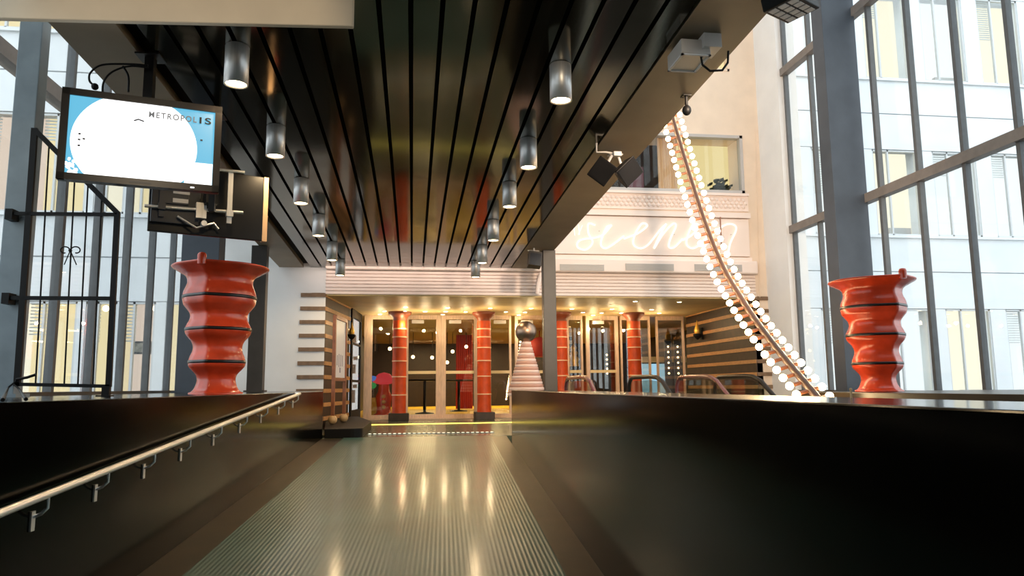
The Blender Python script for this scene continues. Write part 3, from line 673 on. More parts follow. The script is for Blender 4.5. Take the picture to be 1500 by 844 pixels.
# ------------------------------------------------------------------ iron gate on the left ledge
YGT = 6.88
g = lambda x, y: atY(x, y, YGT)
t = thing('iron_gate', 'black iron gate with sloping top and scroll ornament on left ledge', 'gate', (g(155, 583).x, YGT, ZP))
def gbar(name, p, q, w_=.035, d_=.03):
    mb = MB(); mb.bar(g(*p), g(*q), w_, d_, side=(1, 0, 0) if abs(p[0] - q[0]) < abs(p[1] - q[1]) * .6 else (0, 0, 1)); return build(name, mb, m_iron, t)
gbar('stile', (51, 188), (25, 566), .05); gbar('stile', (172, 311), (159, 567), .046)
gbar('top_rail', (51, 190), (173, 313), .042); gbar('bottom_rail', (24, 563), (161, 566), .03)
gbar('cross_rail', (14, 313), (172, 314.5), .03); gbar('cross_rail', (8, 436.5), (166, 437.5), .034)
for (x0, y0, x1, y1) in [(72, 210, 52, 563), (110, 250, 94, 564), (129, 268, 114, 564), (149, 288, 136, 565)]:
    mb = MB(); mb.cyl(g(x0, y0), g(x1, y1), .0075, 8); build('bar', mb, m_iron, t)
p = g(155, 583); mb = MB(); mb.box((p.x - .032, YGT - .02, ZP + .012), (p.x + .032, YGT + .02, g(156, 566).z)); mb.box((p.x - .07, YGT - .04, ZP), (p.x + .05, YGT + .04, ZP + .012)); build('foot', mb, m_iron, t)
for (x, y) in ((15, 314), (10, 437)):
    p = g(x, y); mb = MB(); mb.box((p.x - .03, YGT - .03, p.z - .05), (p.x + .03, YGT + .088, p.z + .045)); build('hinge', mb, m_iron, t)
mb = MB()
for sg in (-1, 1):
    pts = [(103, 368)]
    for k in range(16): a = k / 15 * 5.0; r = 8.5 - k * .25; pts.append((103 + sg * (8.5 - math.cos(a) * r * .95), 367 - math.sin(a) * r * .75))
    mb.tube([g(*p) for p in pts], .006, 6); mb.tube([g(103, 367), g(103 + sg * 9, 388)], .005, 6)
mb.sphere(g(103, 367), .016, 10, 6); build('scroll', mb, m_iron, t)
mb = MB(); mb.tube([atY(24, 556, YGT - .03), atY(40, 553, YGT - .04), atY(52, 549, YGT - .03)], .012, 8); mb.tube([atY(24, 558, YGT - .03), atY(12, 568, YGT - .02), atZ(4, 586, ZP + .02)], .008, 8); mb.tube([atY(20, 563, YGT - .03), atY(28, 570, YGT - .05), atZ(38, 585, ZP + .02)], .008, 8)
tag(build('cable', mb, m_iron), 'black cable looped round the bottom corner of the iron gate', 'cable')

# ------------------------------------------------------------------ screens
P1 = atY(92, 128, 6.0); P2 = atZ(326, 158, P1.z); P3 = atY(85, 262, P1.y)
u = (P2 - P1); W = u.length; u.normalize(); Hh = P1.z - P3.z; wv = Vector((0, 0, 1)); nv = u.cross(wv)
ctr = (P1 + P2) / 2 - wv * Hh / 2
Rm = Matrix((u, -nv, wv)).transposed()       # local x right, y away from the viewer, z up
t = thing('wall_screen', 'lit flat screen showing a white disc on blue under the canopy', 'screen', ctr, None, Rm)
w2, h2, bz = W / 2, Hh / 2, .055
mb = MB(); mb.box((-w2, .005, -h2), (w2, .075, h2)); mb.box((-w2 * .6, .075, -h2 * .6), (w2 * .6, .12, h2 * .6)); build('casing', mb, m_dark, t, local=True, bevel=.008)
mb = MB()
for a, b in (((-w2, -h2), (w2, -h2 + bz)), ((-w2, h2 - bz), (w2, h2)), ((-w2, -h2), (-w2 + bz, h2)), ((w2 - bz, -h2), (w2, h2))): mb.box((a[0], -.02, a[1]), (b[0], .006, b[1]))
build('bezel', mb, mat('screen_bezel', (.010, .009, .010), .3, spec=.25), t, local=True)
sw, sh = w2 - bz, h2 - bz
mb = MB(); mb.box((-sw, -.004, -sh), (sw, .004, sh)); sc = build('screen', mb, e_blue, t, local=True)
mb = MB(); cxx, czz, rr_ = -.10 * sw, -.12 * sh, .86 * sw
poly = []
for k in range(120):
    a = 2 * math.pi * k / 120; x, z = cxx + rr_ * math.cos(a), czz + rr_ * math.sin(a) * .93
    poly.append((max(-sw, min(sw, x)), -.0045, max(-sh, min(sh, z))))
mb.prism(poly, (0, -.002, 0)); mb.box((.6 * sw, -.0065, -sh), (sw * .995, -.0047, -.42 * sh))
build('white_disc', mb, e_white, sc, local=True)
mb = MB(); random.seed(3)
for k in range(26): x = -sw * (.99 - random.random() * .16); z = -sh * (.98 - random.random() ** 2 * .35); mb.sphere((x, -.002, z), .007 + random.random() * .011, 8, 4)
build('white_foam', mb, e_white, sc, local=True)
mb = MB()
for (x, z) in ((-.86, .0), (-.80, -.12), (-.86, -.15), (-.86, -.3), (.80, .18)): mb.box((x * sw, -.0085, z * sh), (x * sw + .018, -.0066, z * sh + .014))
mb.tube([(-.14 * sw, -.008, .52 * sh), (-.08 * sw, -.008, .57 * sh), (0, -.008, .53 * sh)], .006, 6)
build('specks', mb, m_darkm, sc, local=True)
def fit(o, x0, x1, z0, z1):
    vs = [v.co for v in o.data.vertices]; a0, a1 = min(v.x for v in vs), max(v.x for v in vs); b0, b1 = min(v.z for v in vs), max(v.z for v in vs)
    for v in o.data.vertices: v.co.x = x0 + (v.co.x - a0) / (a1 - a0) * (x1 - x0); v.co.z = z0 + (v.co.z - b0) / (b1 - b0) * (z1 - z0)
Mx = lambda x, z: Matrix.Translation((x, -.0085, z)) @ Matrix.Rotation(math.pi / 2, 4, 'X')
fit(text('bleached_letters', 'METROPOL', mat('screen_letters_bleached', (.04, .04, .04), .5, em=(.4, .42, .45), es=.25), .1, sc, Mx(.1, .1), .0015, .0022, 1.3), .06 * sw, .735 * sw, .66 * sh, .82 * sh)  # letters greyed to copy the glare that bleaches them on the disc
fit(text('dark_letters', 'IS', m_dark, .1, sc, Mx(.1, .1), .001, .002, 1.3), .775 * sw, .945 * sw, .65 * sh, .83 * sh)
mb = MB(); mb.box((-.08, -.0225, -h2 + .018), (.08, -.0205, -h2 + .032)); build('maker_mark', mb, m_darkm, t, local=True)
mb = MB(); mb.box((w2 - .22, -.0235, -h2 + .016), (w2 - .19, -.0205, -h2 + .026)); build('status_light', mb, e_white, t, local=True)
# mount pole up to the canopy flange (world coordinates turned to local)
def to_local(mb, o):
    Mi = (Matrix.Translation(o.location) @ o.rotation_euler.to_matrix().to_4x4()).inverted(); mb.v = [Mi @ v for v in mb.v]; return mb
top = Vector((ctr.x - nv.x * .28, ctr.y - nv.y * .28, 0)); top.z = cz(top.y)
mb = MB(); mb.bar((top.x, top.y, ctr.z - .1), top, .075, .075); mb.box((top.x - .1, top.y - .1, top.z - .014), (top.x + .1, top.y + .1, top.z - .001)); mb.obox(ctr - nv * .18, u * .12, nv * .12, wv * .12); build('ceiling_mount', to_local(mb, t), m_dark, t, local=True)

# cables above the screen
mb = MB(); c_ = lambda x, y, Y=6.35: atY(x, y, Y)
for pts in ([(217, 96), (190, 94), (150, 95), (133, 106), (131, 118), (138, 126)], [(217, 99), (190, 97), (165, 105), (152, 120), (150, 140)], [(180, 97), (188, 112), (188, 135)]):
    mb.tube([c_(q.x, q.y) for q in spline(pts, 6)], .009, 6)
mb.sphere(c_(139, 127), .03, 10, 6)
tag(build('cable', mb, m_iron), 'loose black cables looping above the lit screen', 'cable')

# second screen seen from behind
Q1 = atY(222, 236, 7.7); Q2 = atZ(389, 236, Q1.z); Q2 = atY(389, 236, 8.15); u2 = Vector((Q2.x - Q1.x, Q2.y - Q1.y, 0)); W2 = u2.length; u2.normalize(); n2 = u2.cross(wv)
H2 = Q1.z - atY(214, 337, 7.7).z; c2 = Vector(((Q1.x + Q2.x) / 2, (Q1.y + Q2.y) / 2, Q1.z - H2 / 2)); R2 = Matrix((u2, -n2, wv)).transposed()
t = thing('hung_screen', 'black flat screen seen from behind with steel mounting rails', 'screen', c2, None, R2)
a, b = W2 / 2, H2 / 2
mb = MB(); mb.box((-a, .03, -b), (a, .075, b)); build('casing', mb, m_dark, t, local=True, bevel=.008)
mb = MB(); mb.box((-a * .97, -.015, -b * .75), (-a * .15, .03, b * .7)); mb.box((-a * .8, -.03, -b * .2), (-a * .35, -.014, b * .5)); build('rear_cover', mb, m_darkm, t, local=True, bevel=.01)
mb = MB(); mb.box((-a * .62, -.034, b * .12), (-a * .34, -.03, b * .36)); mb.box((-a * .62, -.034, -b * .14), (-a * .36, -.03, -b * .02)); build('rating_label', mb, m_whitebox, t, local=True)
for zz in (-.32, .92):
    mb = MB(); mb.tube([(-a * 1.08, -.05, b * zz - .01), (a * .60, -.05, b * zz + .03)], .017, 10); build('cross_rail', mb, m_chrome, t, local=True)
for xx in (-.80, .36):
    mb = MB(); mb.box((a * xx - .025, -.045, -b * .6), (a * xx + .025, -.0155, b * .98)); mb.box((a * xx - .035, -.075, -b * .40), (a * xx + .035, -.02, -b * .22)); build('mount_arm', mb, m_steel if xx > 0 else m_darkm, t, local=True)
mb = MB(); mb.box((-.13, -.09, -b * .55), (-.03, -.02, -b * .1)); mb.cyl((-.05, -.1, -b * .7), (-.05, -.02, -b * .7), .03, 10); mb.tube([(-.3, -.05, -b * .55), (-.12, -.08, -b * .85), (.05, -.06, -b * .65), (.1, -.04, -b * .8)], .012, 8); build('mount_clamp', mb, m_steel, t, local=True)
mb = MB(); mb.box((a, .03, -b), (a + .05, .10, b)); build('painted_lit_edge', mb, m_tan, t, local=True)  # screen edge coloured tan in place of warm light falling on it
top = Vector((c2.x + n2.x * .22, c2.y + n2.y * .22, 0)); top.z = cz(top.y)
mb = MB(); mb.bar((top.x, top.y, c2.z - .15), top, .06, .06); mb.box((top.x - .09, top.y - .09, top.z - .012), (top.x + .09, top.y + .09, top.z - .001)); mb.obox(c2 + n2 * .13, u2 * .06, n2 * .10, wv * .06); build('ceiling_mount', to_local(mb, t), m_dark, t, local=True)

# ------------------------------------------------------------------ bulb-lined arc
XA = 4.4
px = [(1205, 596), (1195, 580), (1150, 526), (1110, 474), (1085, 436), (1060, 393), (1035, 332), (1012, 262), (997, 212), (985, 170)]
path = [atX(x, y, XA) for x, y in px]
pre = path[0] + (path[0] - path[1]).normalized() * .5
e = path[-1]; dirn = (path[-1] - path[-2]).normalized()
ext = [e + Vector((0, dirn.y * .55 * k - .02 * k * k, dirn.z * .6 * k + .03 * k * k)) for k in range(1, 8)]
base = Vector((XA, path[0].y - .55, 0)); P = [path[0]] + path[1:] + ext
d0 = (path[0] - path[1]).normalized(); q = path[0].copy(); low = []
while q.z > LOW: q = q + d0 * .4 + Vector((0, 0, 0)); d0 = (d0 + Vector((0, 0, -.02))).normalized(); low.append(q.copy())
full = list(reversed(low)) + P
def resample(pts, step):
    out = [pts[0]]; acc = 0
    for a, b in zip(pts, pts[1:]):
        L = (b - a).length; s_ = step - acc
        while s_ <= L: out.append(a.lerp(b, s_ / L)); s_ += step
        acc = (acc + L) % step if L + acc >= step else acc + L
    return out
fine = []
P3 = [full[0] * 2 - full[1]] + full + [full[-1] * 2 - full[-2]]
for i in range(1, len(P3) - 2):
    for k in range(10):
        v = k / 10; a, b, c, d = P3[i - 1:i + 3]
        fine.append(.5 * ((2 * b) + (c - a) * v + (2 * a - 5 * b + 4 * c - d) * v * v + (3 * b - a - 3 * c + d) * v ** 3))
fine.append(full[-1])
i0 = min(range(len(fine)), key=lambda k: (fine[k] - path[0]).length)
t = thing('bulb_arc', 'curved pole lined with glowing round bulbs rising beside the canopy', 'light string', fine[0])
mb = MB(); mb.tube(fine, .045, 12); build('pole', mb, mat('brown_pole_paint', (.10, .05, .035), .4), t)
start = max(0, i0 - 14)
rs_ = resample(fine[start:], .168)
nb = 0
for k in range(1, min(len(rs_) - 1, 50)):
    c = rs_[k]; tg = (rs_[k + 1] - rs_[k - 1]).normalized()
    if c.z > 8.2: break
    nrm_ = Vector((0, -tg.z, tg.y))
    for sg in (-1, 1):
        dr = (Vector((sg, 0, 0)) * .9 + nrm_ * .32 * sg).normalized(); ln = .13 if sg < 0 else .085
        mb = MB(); mb.cyl(c + dr * .035, c + dr * ln, .022, 10); so = build('socket', mb, m_redwood, t)
        mb = MB(); mb.sphere(c + dr * (ln + .04), .044, 12, 8); build('bulb', mb, e_bulb, t); nb += 1

# ------------------------------------------------------------------ escalators
def escalator(label, xa, xb, ye, knee):
    t = thing('escalator', label, 'escalator', ((xa + xb) / 2, ye, 0), 'escalators behind the right parapet')
    sl = math.tan(math.radians(30)); yl = 8.8
    prof = []
    zt = 1.02
    def line(off):
        out = []
        for k in range(9): a = math.pi * (.5 + k / 8 * .0); 
        # rounded newel at the far end, flat, then descending towards the viewer
        for k in range(9): a = -math.pi / 2 + math.pi * k / 8; out.append((ye + math.cos(a) * .30 * (1 - off / .30), zt - .30 + math.sin(a) * (.30 - off)))
        out.append((knee + .5, zt - off)); out.append((knee + .15, zt - .02 - off)); out.append((knee - .15, zt - .10 - off)); out.append((yl, zt - off * 1.1 - (knee - yl) * sl)); return out
    for x in (xa, xb):
        L = line(0); mb = MB(); mb.tube([(x, y, z) for y, z in L], .042, 10); build('handrail', mb, m_dark if x == xb else m_wine, t)  # pink highlight put into the colour of one dark handrail
        L = line(.07); bot = [(yl, L[-1][1] - .65), (knee, .05), (ye, .05)]
        mb = MB(); mb.prism([(x - .008, y, z) for y, z in L[4:] + bot], (.016, 0, 0)); build('glass_panel', mb, g_bal, t)
        mb = MB(); mb.prism([(x - .08, ye + .3, .06), (x - .08, knee, .06), (x - .08, yl, .06 - (knee - yl) * sl), (x - .08, yl, -.35 - (knee - yl) * sl), (x - .08, knee, -.3), (x - .08, ye + .3, -.3)], (.16, 0, 0)); build('skirt', mb, m_steel, t)
    n = int((knee - yl) / .3)
    for k in range(n): mb = MB(); y = knee - k * .3; mb.box((xa + .08, y - .3, -.2 - (k + 1) * .3 * sl), (xb - .08, y, -.02 - (k + .5) * .3 * sl)); build('step', mb, m_mull, t)
    mb = MB(); mb.box((xa + .08, knee, -.2), (xb - .08, 15.6, -.005)); build('landing_plate', mb, m_steel, t)
XE1 = [atY(829, 560, 15.3).x, atY(921, 560, 15.3).x, atY(981, 560, 15.3).x, atY(1037, 560, 15.3).x]
escalator('escalator with dark handrails, one tinted for a pink highlight, nearest the dark post', XE1[0], XE1[1], 15.0, 13.3)
escalator('escalator with dark handrails, one tinted for a pink highlight, nearest the bulb arc', XE1[2] + .15, XE1[3] + .15, 15.0, 13.3)

# ------------------------------------------------------------------ canopy fittings
def diamond_speaker(name, label, c, s, u, v, n, dep, group, bracket_to):
    t = thing(name, label, 'loudspeaker', c, group); c = Vector(c)
    u, v, n = Vector(u).normalized(), Vector(v).normalized(), Vector(n).normalized()
    mb = MB(); P = [c + u * s, c + v * s, c - u * s, c - v * s]; Q = [c + (p - c) * .7 - n * dep for p in P]
    fs = [(0, 1, 2, 3), (7, 6, 5, 4)] + [(i, i + 4, (i + 1) % 4 + 4, (i + 1) % 4) for i in range(4)]
    if (P[1] - P[0]).cross(P[2] - P[1]).dot(n) < 0: fs = [f[::-1] for f in fs]
    mb.add(P + Q, fs); build('cabinet', mb, m_iron, t, bevel=.008)
    mb = MB(); mb.obox(c + n * .004, (u + v) * s * .44, (u - v) * s * .44, n * .004); build('grille', mb, m_iron, t)
    mb = MB(); mb.tube([c - n * dep * .9, Vector(bracket_to)], .018, 8); q = Vector(bracket_to); mb.box((q.x - .05, q.y - .05, q.z - .012), (q.x + .05, q.y + .05, q.z)); build('bracket', mb, m_ltgrey, t)
    return t
pc = atC(905, 222); Ysp = pc.y - .1
nn_ = Vector((.1, -1, -.45))
for (x, y, s_, lb, tilt) in [(882, 251, .19, 'left of two diamond-tilted black loudspeakers under the canopy edge', -.35), (923, 252, .20, 'right of two diamond-tilted black loudspeakers under the canopy edge', .35)]:
    c = atY(x, y, Ysp); n_ = Vector((tilt, -1, -.35)).normalized(); uu = Vector((1, tilt, 0)).normalized(); vv = n_.cross(uu)
    diamond_speaker('ceiling_loudspeaker', lb, c, s_, (uu * .9 + vv * .12), (vv * 1.0 + uu * .05 * (1 if tilt > 0 else -1)), n_, .16, 'loudspeakers under the canopy', (pc.x + tilt * .1, pc.y + .12, cz(pc.y + .12)))
mb = MB(); q = atY(904, 226, pc.y - .3); mb.box((q.x - .045, q.y - .03, q.z - .025), (q.x + .045, q.y + .03, q.z + .025)); mb.tube([q, atY(888, 223, pc.y - .25), atY(874, 223, pc.y - .25), Vector((atY(874, 223, pc.y - .25).x, pc.y - .25, cz(pc.y - .25)))], .012, 8)
tag(build('cable_connector', mb, m_whitebox), 'white cable connector above the two diamond loudspeakers', 'connector')
pc = atC(786, 366); c = atY(783, 381, pc.y - .2)
t = thing('ceiling_loudspeaker', 'small square dark loudspeaker at the far canopy corner by the post', 'loudspeaker', c, 'loudspeakers under the canopy')
mb = MB(); mb.obox(c, (.13, .02, -.01), (.0, .10, -.02), (.015, .02, .14)); build('cabinet', mb, m_post, t, bevel=.01)
mb = MB(); mb.obox(c + Vector((0, -.105, 0)), (.11, .02, -.01), (0, .006, 0), (.013, .02, .12)); build('grille', mb, m_darkm, t)
mb = MB(); z_ = cz(c.y + .05); mb.tube([c + Vector((0, .05, .1)), (c.x, c.y + .05, z_)], .016, 8); mb.tube([atY(773, 367, pc.y - .05), atY(790, 368, pc.y - .05)], .014, 8); build('bracket', mb, m_whitebox, t)
pa_ = atY(793, 400, YB - .2); pb_ = atY(787, 431, YB - .2)
mb = MB(); mb.tube([pa_, pa_.lerp(pb_, .5) + Vector((-.02, 0, 0)), pb_], .05, 12); mb.obox(pa_.lerp(pb_, .1) + Vector((0, .10, 0)), (.02, 0, 0), (0, .10, 0), (0, 0, .02)); tag(build('cable_tube', mb, m_pink), 'short pale tube running down the fascia beside the dark post', 'tube')

# white square box lamp, junction box, cable
A = [atC(x, y) for x, y in ((978, 79), (1022, 79))]; c = (A[0] + A[1]) / 2; sx = (A[1] - A[0]).length
t = thing('ceiling_box_lamp', 'square white box lamp mounted under the right canopy edge', 'lamp', c)
zc_ = cz(c.y); hh = .16; x0, x1, y0, y1 = c.x - sx * .54, c.x + sx * .42, c.y - .34, c.y
mb = MB(); mb.box((x0, y0, zc_ - hh), (x1, y1, zc_ - .03)); build('housing', mb, m_whitebox, t, bevel=.008)
mb = MB()
for (a, b) in (((x0, y0), (x1, y0 + .02)), ((x0, y1 - .02), (x1, y1)), ((x0, y0), (x0 + .02, y1)), ((x1 - .02, y0), (x1, y1))): mb.box((a[0], a[1], zc_ - hh - .012), (b[0], b[1], zc_ - hh + .001))
build('frame', mb, m_white, t)
mb = MB(); mb.box((x0 + .05, c.y - .2, zc_ - .031), (x1 - .05, c.y - .05, zc_ + .001)); build('mounting_plate', mb, m_dark, t)
A = [atC(x, y) for x, y in ((1016, 66), (1042, 66))]; c = (A[0] + A[1]) / 2; s3 = (A[1] - A[0]).length / 2; zc_ = cz(c.y)
t = thing('ceiling_junction_box', 'small white junction box with trailing cable beside the box lamp', 'junction box', c)
mb = MB(); mb.box((c.x - s3, c.y - .22, zc_ - .12), (c.x + s3, c.y, zc_ + .003)); build('housing', mb, m_whitebox, t, bevel=.006)
mb = MB(); pts = [atY(x, y, c.y - .12) for x, y in ((1027, 84), (1029, 95), (1040, 104), (1058, 103), (1066, 92), (1067, 75))]; mb.tube([Vector((c.x, c.y - .12, zc_ - .11))] + pts, .010, 8); build('cable', mb, m_iron, t)
# small hanging microphone
p = atC(1005, 140); t = thing('hanging_microphone', 'small black microphone hanging from the right canopy edge', 'microphone', p)
b0 = atY(1006, 163, p.y)
mb = MB(); mb.cyl(p + Vector((0, 0, .0)), b0 + Vector((0, 0, .04)), .016, 10); build('stem', mb, m_iron, t)
mb = MB(); mb.sphere(b0 + Vector((0, 0, .01)), .045, 14, 10, 1.2); build('capsule', mb, m_iron, t)
mb = MB(); mb.box((p.x - .04, p.y - .04, p.z - .012), (p.x + .04, p.y + .04, p.z)); build('mount', mb, m_iron, t)
# louvred floodlight at the top right
c = atC(1136, -3) + Vector((.06, -.1, -.10)); t = thing('louvre_floodlight', 'black floodlight with white louvre grid at the top right canopy edge', 'floodlight', c)
uu = Vector((.75, .55, .12)).normalized(); vv = Vector((-.55, .78, -.1)); vv = (vv - uu * vv.dot(uu)).normalized(); nn_ = uu.cross(vv)
if nn_.z > 0: nn_ = -nn_
c_fl = c + Vector((.36, .15, .14))
mb = MB(); mb.obox(c, uu * .20, vv * .13, nn_ * .05); build('housing', mb, m_iron, t, bevel=.008)
mb = MB()
for i in range(4):
    for j in range(3): mb.obox(c + uu * (-.135 + i * .09) + vv * (-.075 + j * .075) + nn_ * .052, uu * .036, vv * .028, nn_ * .003)
build('louvre', mb, m_white, t)
mb = MB(); q = Vector((2.70, c.y + .1, cz(c.y + .1))); mb.tube([c - nn_ * .03, c - nn_ * .05 + Vector((-.05, 0, .05)), q], .02, 8); build('bracket', mb, m_iron, t)
# little brass post on the right parapet
p = atX(1247, 579, 3.2); b_ = Vector((3.2, p.y, ZP))
Pb = atZ(1247, 583, ZP); mb = MB()
t = thing('brass_bolt', 'tiny brass peg standing on the right parapet edge', 'peg', Pb)
h_ = Pb.y / F * 13; mb.cyl(Pb, Pb + Vector((0, 0, h_)), h_ * .12, 10); build('stem', mb, m_ball, t); mb = MB(); mb.sphere(Pb + Vector((0, 0, h_)), h_ * .18, 12, 8); build('head', mb, m_ball, t)

# ------------------------------------------------------------------ lobby behind the glass
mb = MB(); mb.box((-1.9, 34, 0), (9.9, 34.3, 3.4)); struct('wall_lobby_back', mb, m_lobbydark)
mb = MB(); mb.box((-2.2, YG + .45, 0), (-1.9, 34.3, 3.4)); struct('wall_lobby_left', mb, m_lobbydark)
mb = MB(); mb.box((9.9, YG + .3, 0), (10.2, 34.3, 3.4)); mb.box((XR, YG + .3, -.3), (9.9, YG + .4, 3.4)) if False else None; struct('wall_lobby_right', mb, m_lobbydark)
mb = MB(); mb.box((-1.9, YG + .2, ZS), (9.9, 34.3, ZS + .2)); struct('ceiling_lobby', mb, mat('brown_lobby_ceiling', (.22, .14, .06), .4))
# toy capsule machine
Yg = 22.0; c = atY(562, 600, Yg); c.z = 0
t = thing('capsule_machine', 'red capsule toy machine with mushroom top behind the left glass', 'toy machine', c)
s_ = Yg / F; zc = lambda y: atY(562, y, Yg).z
mb = MB(); mb.lathe([(.30, 0), (.30, .08), (.22, .12), (.20, .30), (.24, .6), (.17, .75), (.15, .95)], c, 24); build('body', mb, m_red, t)
mb = MB()
for z_ in (.30, .45, .6): mb.sphere(c + Vector((0, -.22, z_)), .06, 12, 8)
build('capsule', mb, m_ball, t)
mb = MB(); mb.lathe([(.12, .95), (.34, 1.0), (.30, 1.12), (.16, 1.26), (.01, 1.3)], c, 24); build('cap', mb, emis('pink_red_glow', (.9, .06, .08), .5), t)
mb = MB(); mb.sphere(c + Vector((-.36, -.1, 1.12)), .17, 14, 8, .5); build('blue_dome', mb, emis('blue_glow', (.08, .25, .8), .6), t)
mb = MB(); mb.sphere(c + Vector((-.33, -.15, .92)), .12, 14, 8, .8); build('green_dome', mb, emis('green_glow', (.03, .4, .1), .5), t)
mb = MB(); c2_ = atY(546, 600, 23.4); c2_.z = 0; mb.box(c2_ + Vector((-.2, -.15, 0)), c2_ + Vector((.2, .2, .55))); tag(build('yellow_crate', mb, m_lobbyfloor, bevel=.01), 'small yellow box on the lobby floor beside the toy machine', 'box')
# high table with stools
for (px, lb) in ((622, 'tall black bar table behind the left entrance door'), (672, 'tall black bar table in front of the red curtain')):
    c = atY(px, 590, 24.5 if px < 640 else 26.5); c.z = 0; t = thing('bar_table', lb, 'table', c, 'bar tables in the lobby')
    mb = MB(); mb.lathe([(.55, 1.06), (.56, 1.08), (.56, 1.11), (.54, 1.12)], c, 28); build('tabletop', mb, m_dark, t)
    mb = MB(); mb.lathe([(.32, 0), (.30, .03), (.05, .06), (.045, 1.06)], c, 20); build('pedestal', mb, m_dark, t)
mb = MB(); x0, x1 = atY(668, 540, 28).x, atY(692, 540, 28).x; n = 8
for k in range(n): mb.lathe([((x1 - x0) / n * .6, .05), ((x1 - x0) / n * .5, ZS - .02)], (x0 + (x1 - x0) * (k + .5) / n, 28, 0), 10)
tag(build('curtain', mb, m_curtain), 'red curtain deep in the lobby behind the middle door', 'curtain')
mb = MB(); x0, x1 = atY(790, 480, 26).x, atY(800, 480, 26).x; mb.lathe([(.45, 1.9), (.5, 2.15), (.38, 2.5), (.02, 2.62)], (x0, 26, 0), 20); mb.cyl((x0, 26, 2.6), (x0, 26, ZS - .005), .02, 8)
tag(build('red_pendant', mb, m_curtain), 'large red lamp shade hanging in the lobby beside the sphere', 'lamp')
for i, (x, y, lb) in enumerate([(605, 523, 'warm globe lamp at the upper left of the left door glass'), (633, 524, 'warm globe lamp at the upper right of the left door glass'), (655, 531, 'lower warm globe lamp at the left of the middle door glass'), (663, 515, 'upper warm globe lamp at the left of the middle door glass'), (683, 508, 'warm globe lamp in front of the red curtain'), (571, 511, 'warm globe lamp beside the leftmost red column')]):
    p = atY(x, y, 27); t = thing('pendant_lamp', lb, 'lamp', p, 'globe lamps in the lobby')
    mb = MB(); mb.sphere(p, .065, 14, 10); build('globe', mb, e_globe, t)
    mb = MB(); mb.cyl(p + Vector((0, 0, .08)), (p.x, p.y, ZS), .012, 6); build('stem', mb, m_dark, t)
# counter and blue panel on the right, statue, dotted light columns
x0, x1 = atY(938, 527, 25).x, atY(1003, 527, 25).x; za, zb = atY(970, 531, 25).z, atY(970, 523, 25).z
t = thing('counter', 'pale yellow counter with lit blue front behind the right glass', 'counter', ((x0 + x1) / 2, 25, 0))
mb = MB(); mb.box((x0, 24.8, za), (x1, 25.6, zb)); build('worktop', mb, mat('pale_yellow_laminate', (.75, .6, .3), .4), t)
mb = MB(); mb.box((x0, 25.0, 0), (x1, 25.5, za)); build('base', mb, m_dark, t)
mb = MB(); q0, q1 = atY(940, 540, 24.97), atY(978, 540, 24.97); mb.box((q0.x, 24.95, .5), (q1.x, 24.995, za - .05)); build('lit_panel', mb, e_blueglow, t)
c = atY(841, 530, 23); t = thing('gold_statue', 'small gold figure on a dark stand behind the glass door', 'statue', (c.x, 23, 0))
mb = MB(); mb.lathe([(.2, 0), (.2, .05), (.12, .1), (.12, c.z - .25), (.18, c.z - .2), (.18, c.z - .15)], (c.x, 23, 0), 16); build('stand', mb, m_dark, t)
mb = MB(); mb.lathe([(.17, c.z - .15), (.13, c.z - .02), (.17, c.z + .08), (.09, c.z + .18), (.13, c.z + .28), (.06, c.z + .36), (.10, c.z + .44), (.05, c.z + .52), (.01, c.z + .58)], (c.x, 23, 0), 16); build('figure', mb, m_gold, t)
for (x, y0, y1, lb) in [(889.5, 520, 547, 'dark panel with a column of light dots behind the middle glass'), (980, 508, 547, 'column of light dots left of the pair behind the right glass'), (994, 508, 547, 'column of light dots nearest the striped right wall')]:
    a, b = atY(x, y1, 24), atY(x, y0, 24); t = thing('dot_light_panel', lb, 'light panel', (a.x, 24, 0), 'dotted light panels in the lobby')
    mb = MB(); mb.box((a.x - .12, 24.02, 0), (a.x + .12, 24.08, b.z + .2)); build('panel', mb, m_dark, t)
    n = 5 if y0 > 510 else 6
    for k in range(n): q = a.lerp(b, k / (n - 1)); mb = MB(); mb.sphere((a.x, 24.0, q.z), .032, 10, 6); build('lamp_dot', mb, e_globe, t)
c0, c1 = atY(829, 520, 23.6), atY(838, 488, 23.6); t = thing('checker_board', 'black and white chequered board behind the glass right of the post', 'board', (c0.x, 23.6, 0))
mb = MB(); mb2 = MB(); nx, nz = 2, 6
for i in range(nx):
    for j in range(nz + 4):
        x_, z_ = c0.x + (c1.x - c0.x) * i / nx, c1.z - (c1.z - c0.z) * (j + 1) / nz
        if z_ < .0: continue
        (mb if (i + j) % 2 else mb2).box((x_, 23.6, z_), (x_ + (c1.x - c0.x) / nx, 23.66, z_ + (c1.z - c0.z) / nz))
mb2.box((c0.x, 23.61, 0), (c1.x, 23.65, .2)); build('dark_squares', mb2, m_dark, t); build('pale_squares', mb, m_white, t)

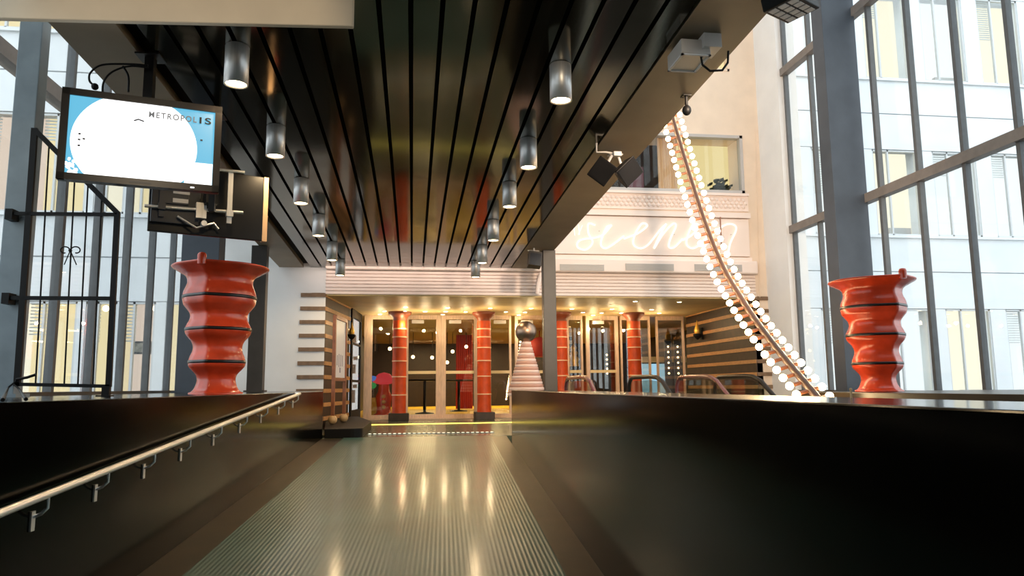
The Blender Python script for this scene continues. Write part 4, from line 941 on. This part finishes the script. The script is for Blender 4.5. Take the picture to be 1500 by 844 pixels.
# ------------------------------------------------------------------ lamps
def light(name, typ, loc, energy, col, size=.1, rot=None, spot=None, sizey=None):
    l = bpy.data.lights.new(name, typ); l.energy = energy; l.color = col
    if typ == 'AREA':
        l.size = size
        if sizey: l.shape = 'RECTANGLE'; l.size_y = sizey
    else: l.shadow_soft_size = size
    if spot: l.spot_size = spot; l.spot_blend = .6
    o = link(bpy.data.objects.new(name, l)); o.location = loc
    if rot: o.rotation_euler = rot
    return o
WARM = (1, .72, .40)
for i, P in enumerate(spot_pos): light('spot_lamp', 'SPOT', P + Vector((0, 0, -.36)), 42, WARM, .06, spot=2.9)
for i, p in enumerate(dl):
    if i % 2 == 0: light('downlight_lamp', 'POINT', (p.x, p.y, ZS - .35), 10, (1, .76, .42), .04)
for x in (0.5, 3.2, 6):
    for y, e_ in ((25.5, 45), (31.5, 150)): light('lobby_lamp', 'AREA', (x, y, ZS - .05), e_, (1, .75, .4), 1.2)
fl = light('floodlight_lamp', 'SPOT', c_fl, 1900, (1, .76, .55), .15, spot=1.25)
fl.rotation_euler = (Vector((5.6, YB, 4.6)) - c_fl).to_track_quat('-Z', 'Y').to_euler()
for x in (-1.3, 1.3): light('entrance_lamp', 'SPOT', (x, 1.6, cz(1.6) - .1), 150, (1, .80, .55), .1, spot=.75).rotation_euler = (Vector((x - .3, 5.2, 3.3)) - Vector((x, 1.6, cz(1.6) - .1))).to_track_quat('-Z', 'Y').to_euler()
light('cove_lamp', 'AREA', ((BL1 + BR1) / 2, 15.72, 3.43), 10, (1, .80, .68), 4.4, (math.radians(38), 0, 0), sizey=.06)
w = bpy.data.worlds.new('overcast_sky'); S.world = w; w.use_nodes = True
bg = w.node_tree.nodes['Background']; bg.inputs[0].default_value = (.86, .94, 1, 1); bg.inputs[1].default_value = 1.95
vs = S.view_settings; vs.view_transform = 'Standard'; vs.look = 'None'; vs.gamma = 1; vs.exposure = .3; vs.use_curve_mapping = False
S.cycles.use_denoising = True
S.cycles.max_bounces = 10; S.cycles.transparent_max_bounces = 24
S.cycles.sample_clamp_indirect = 6
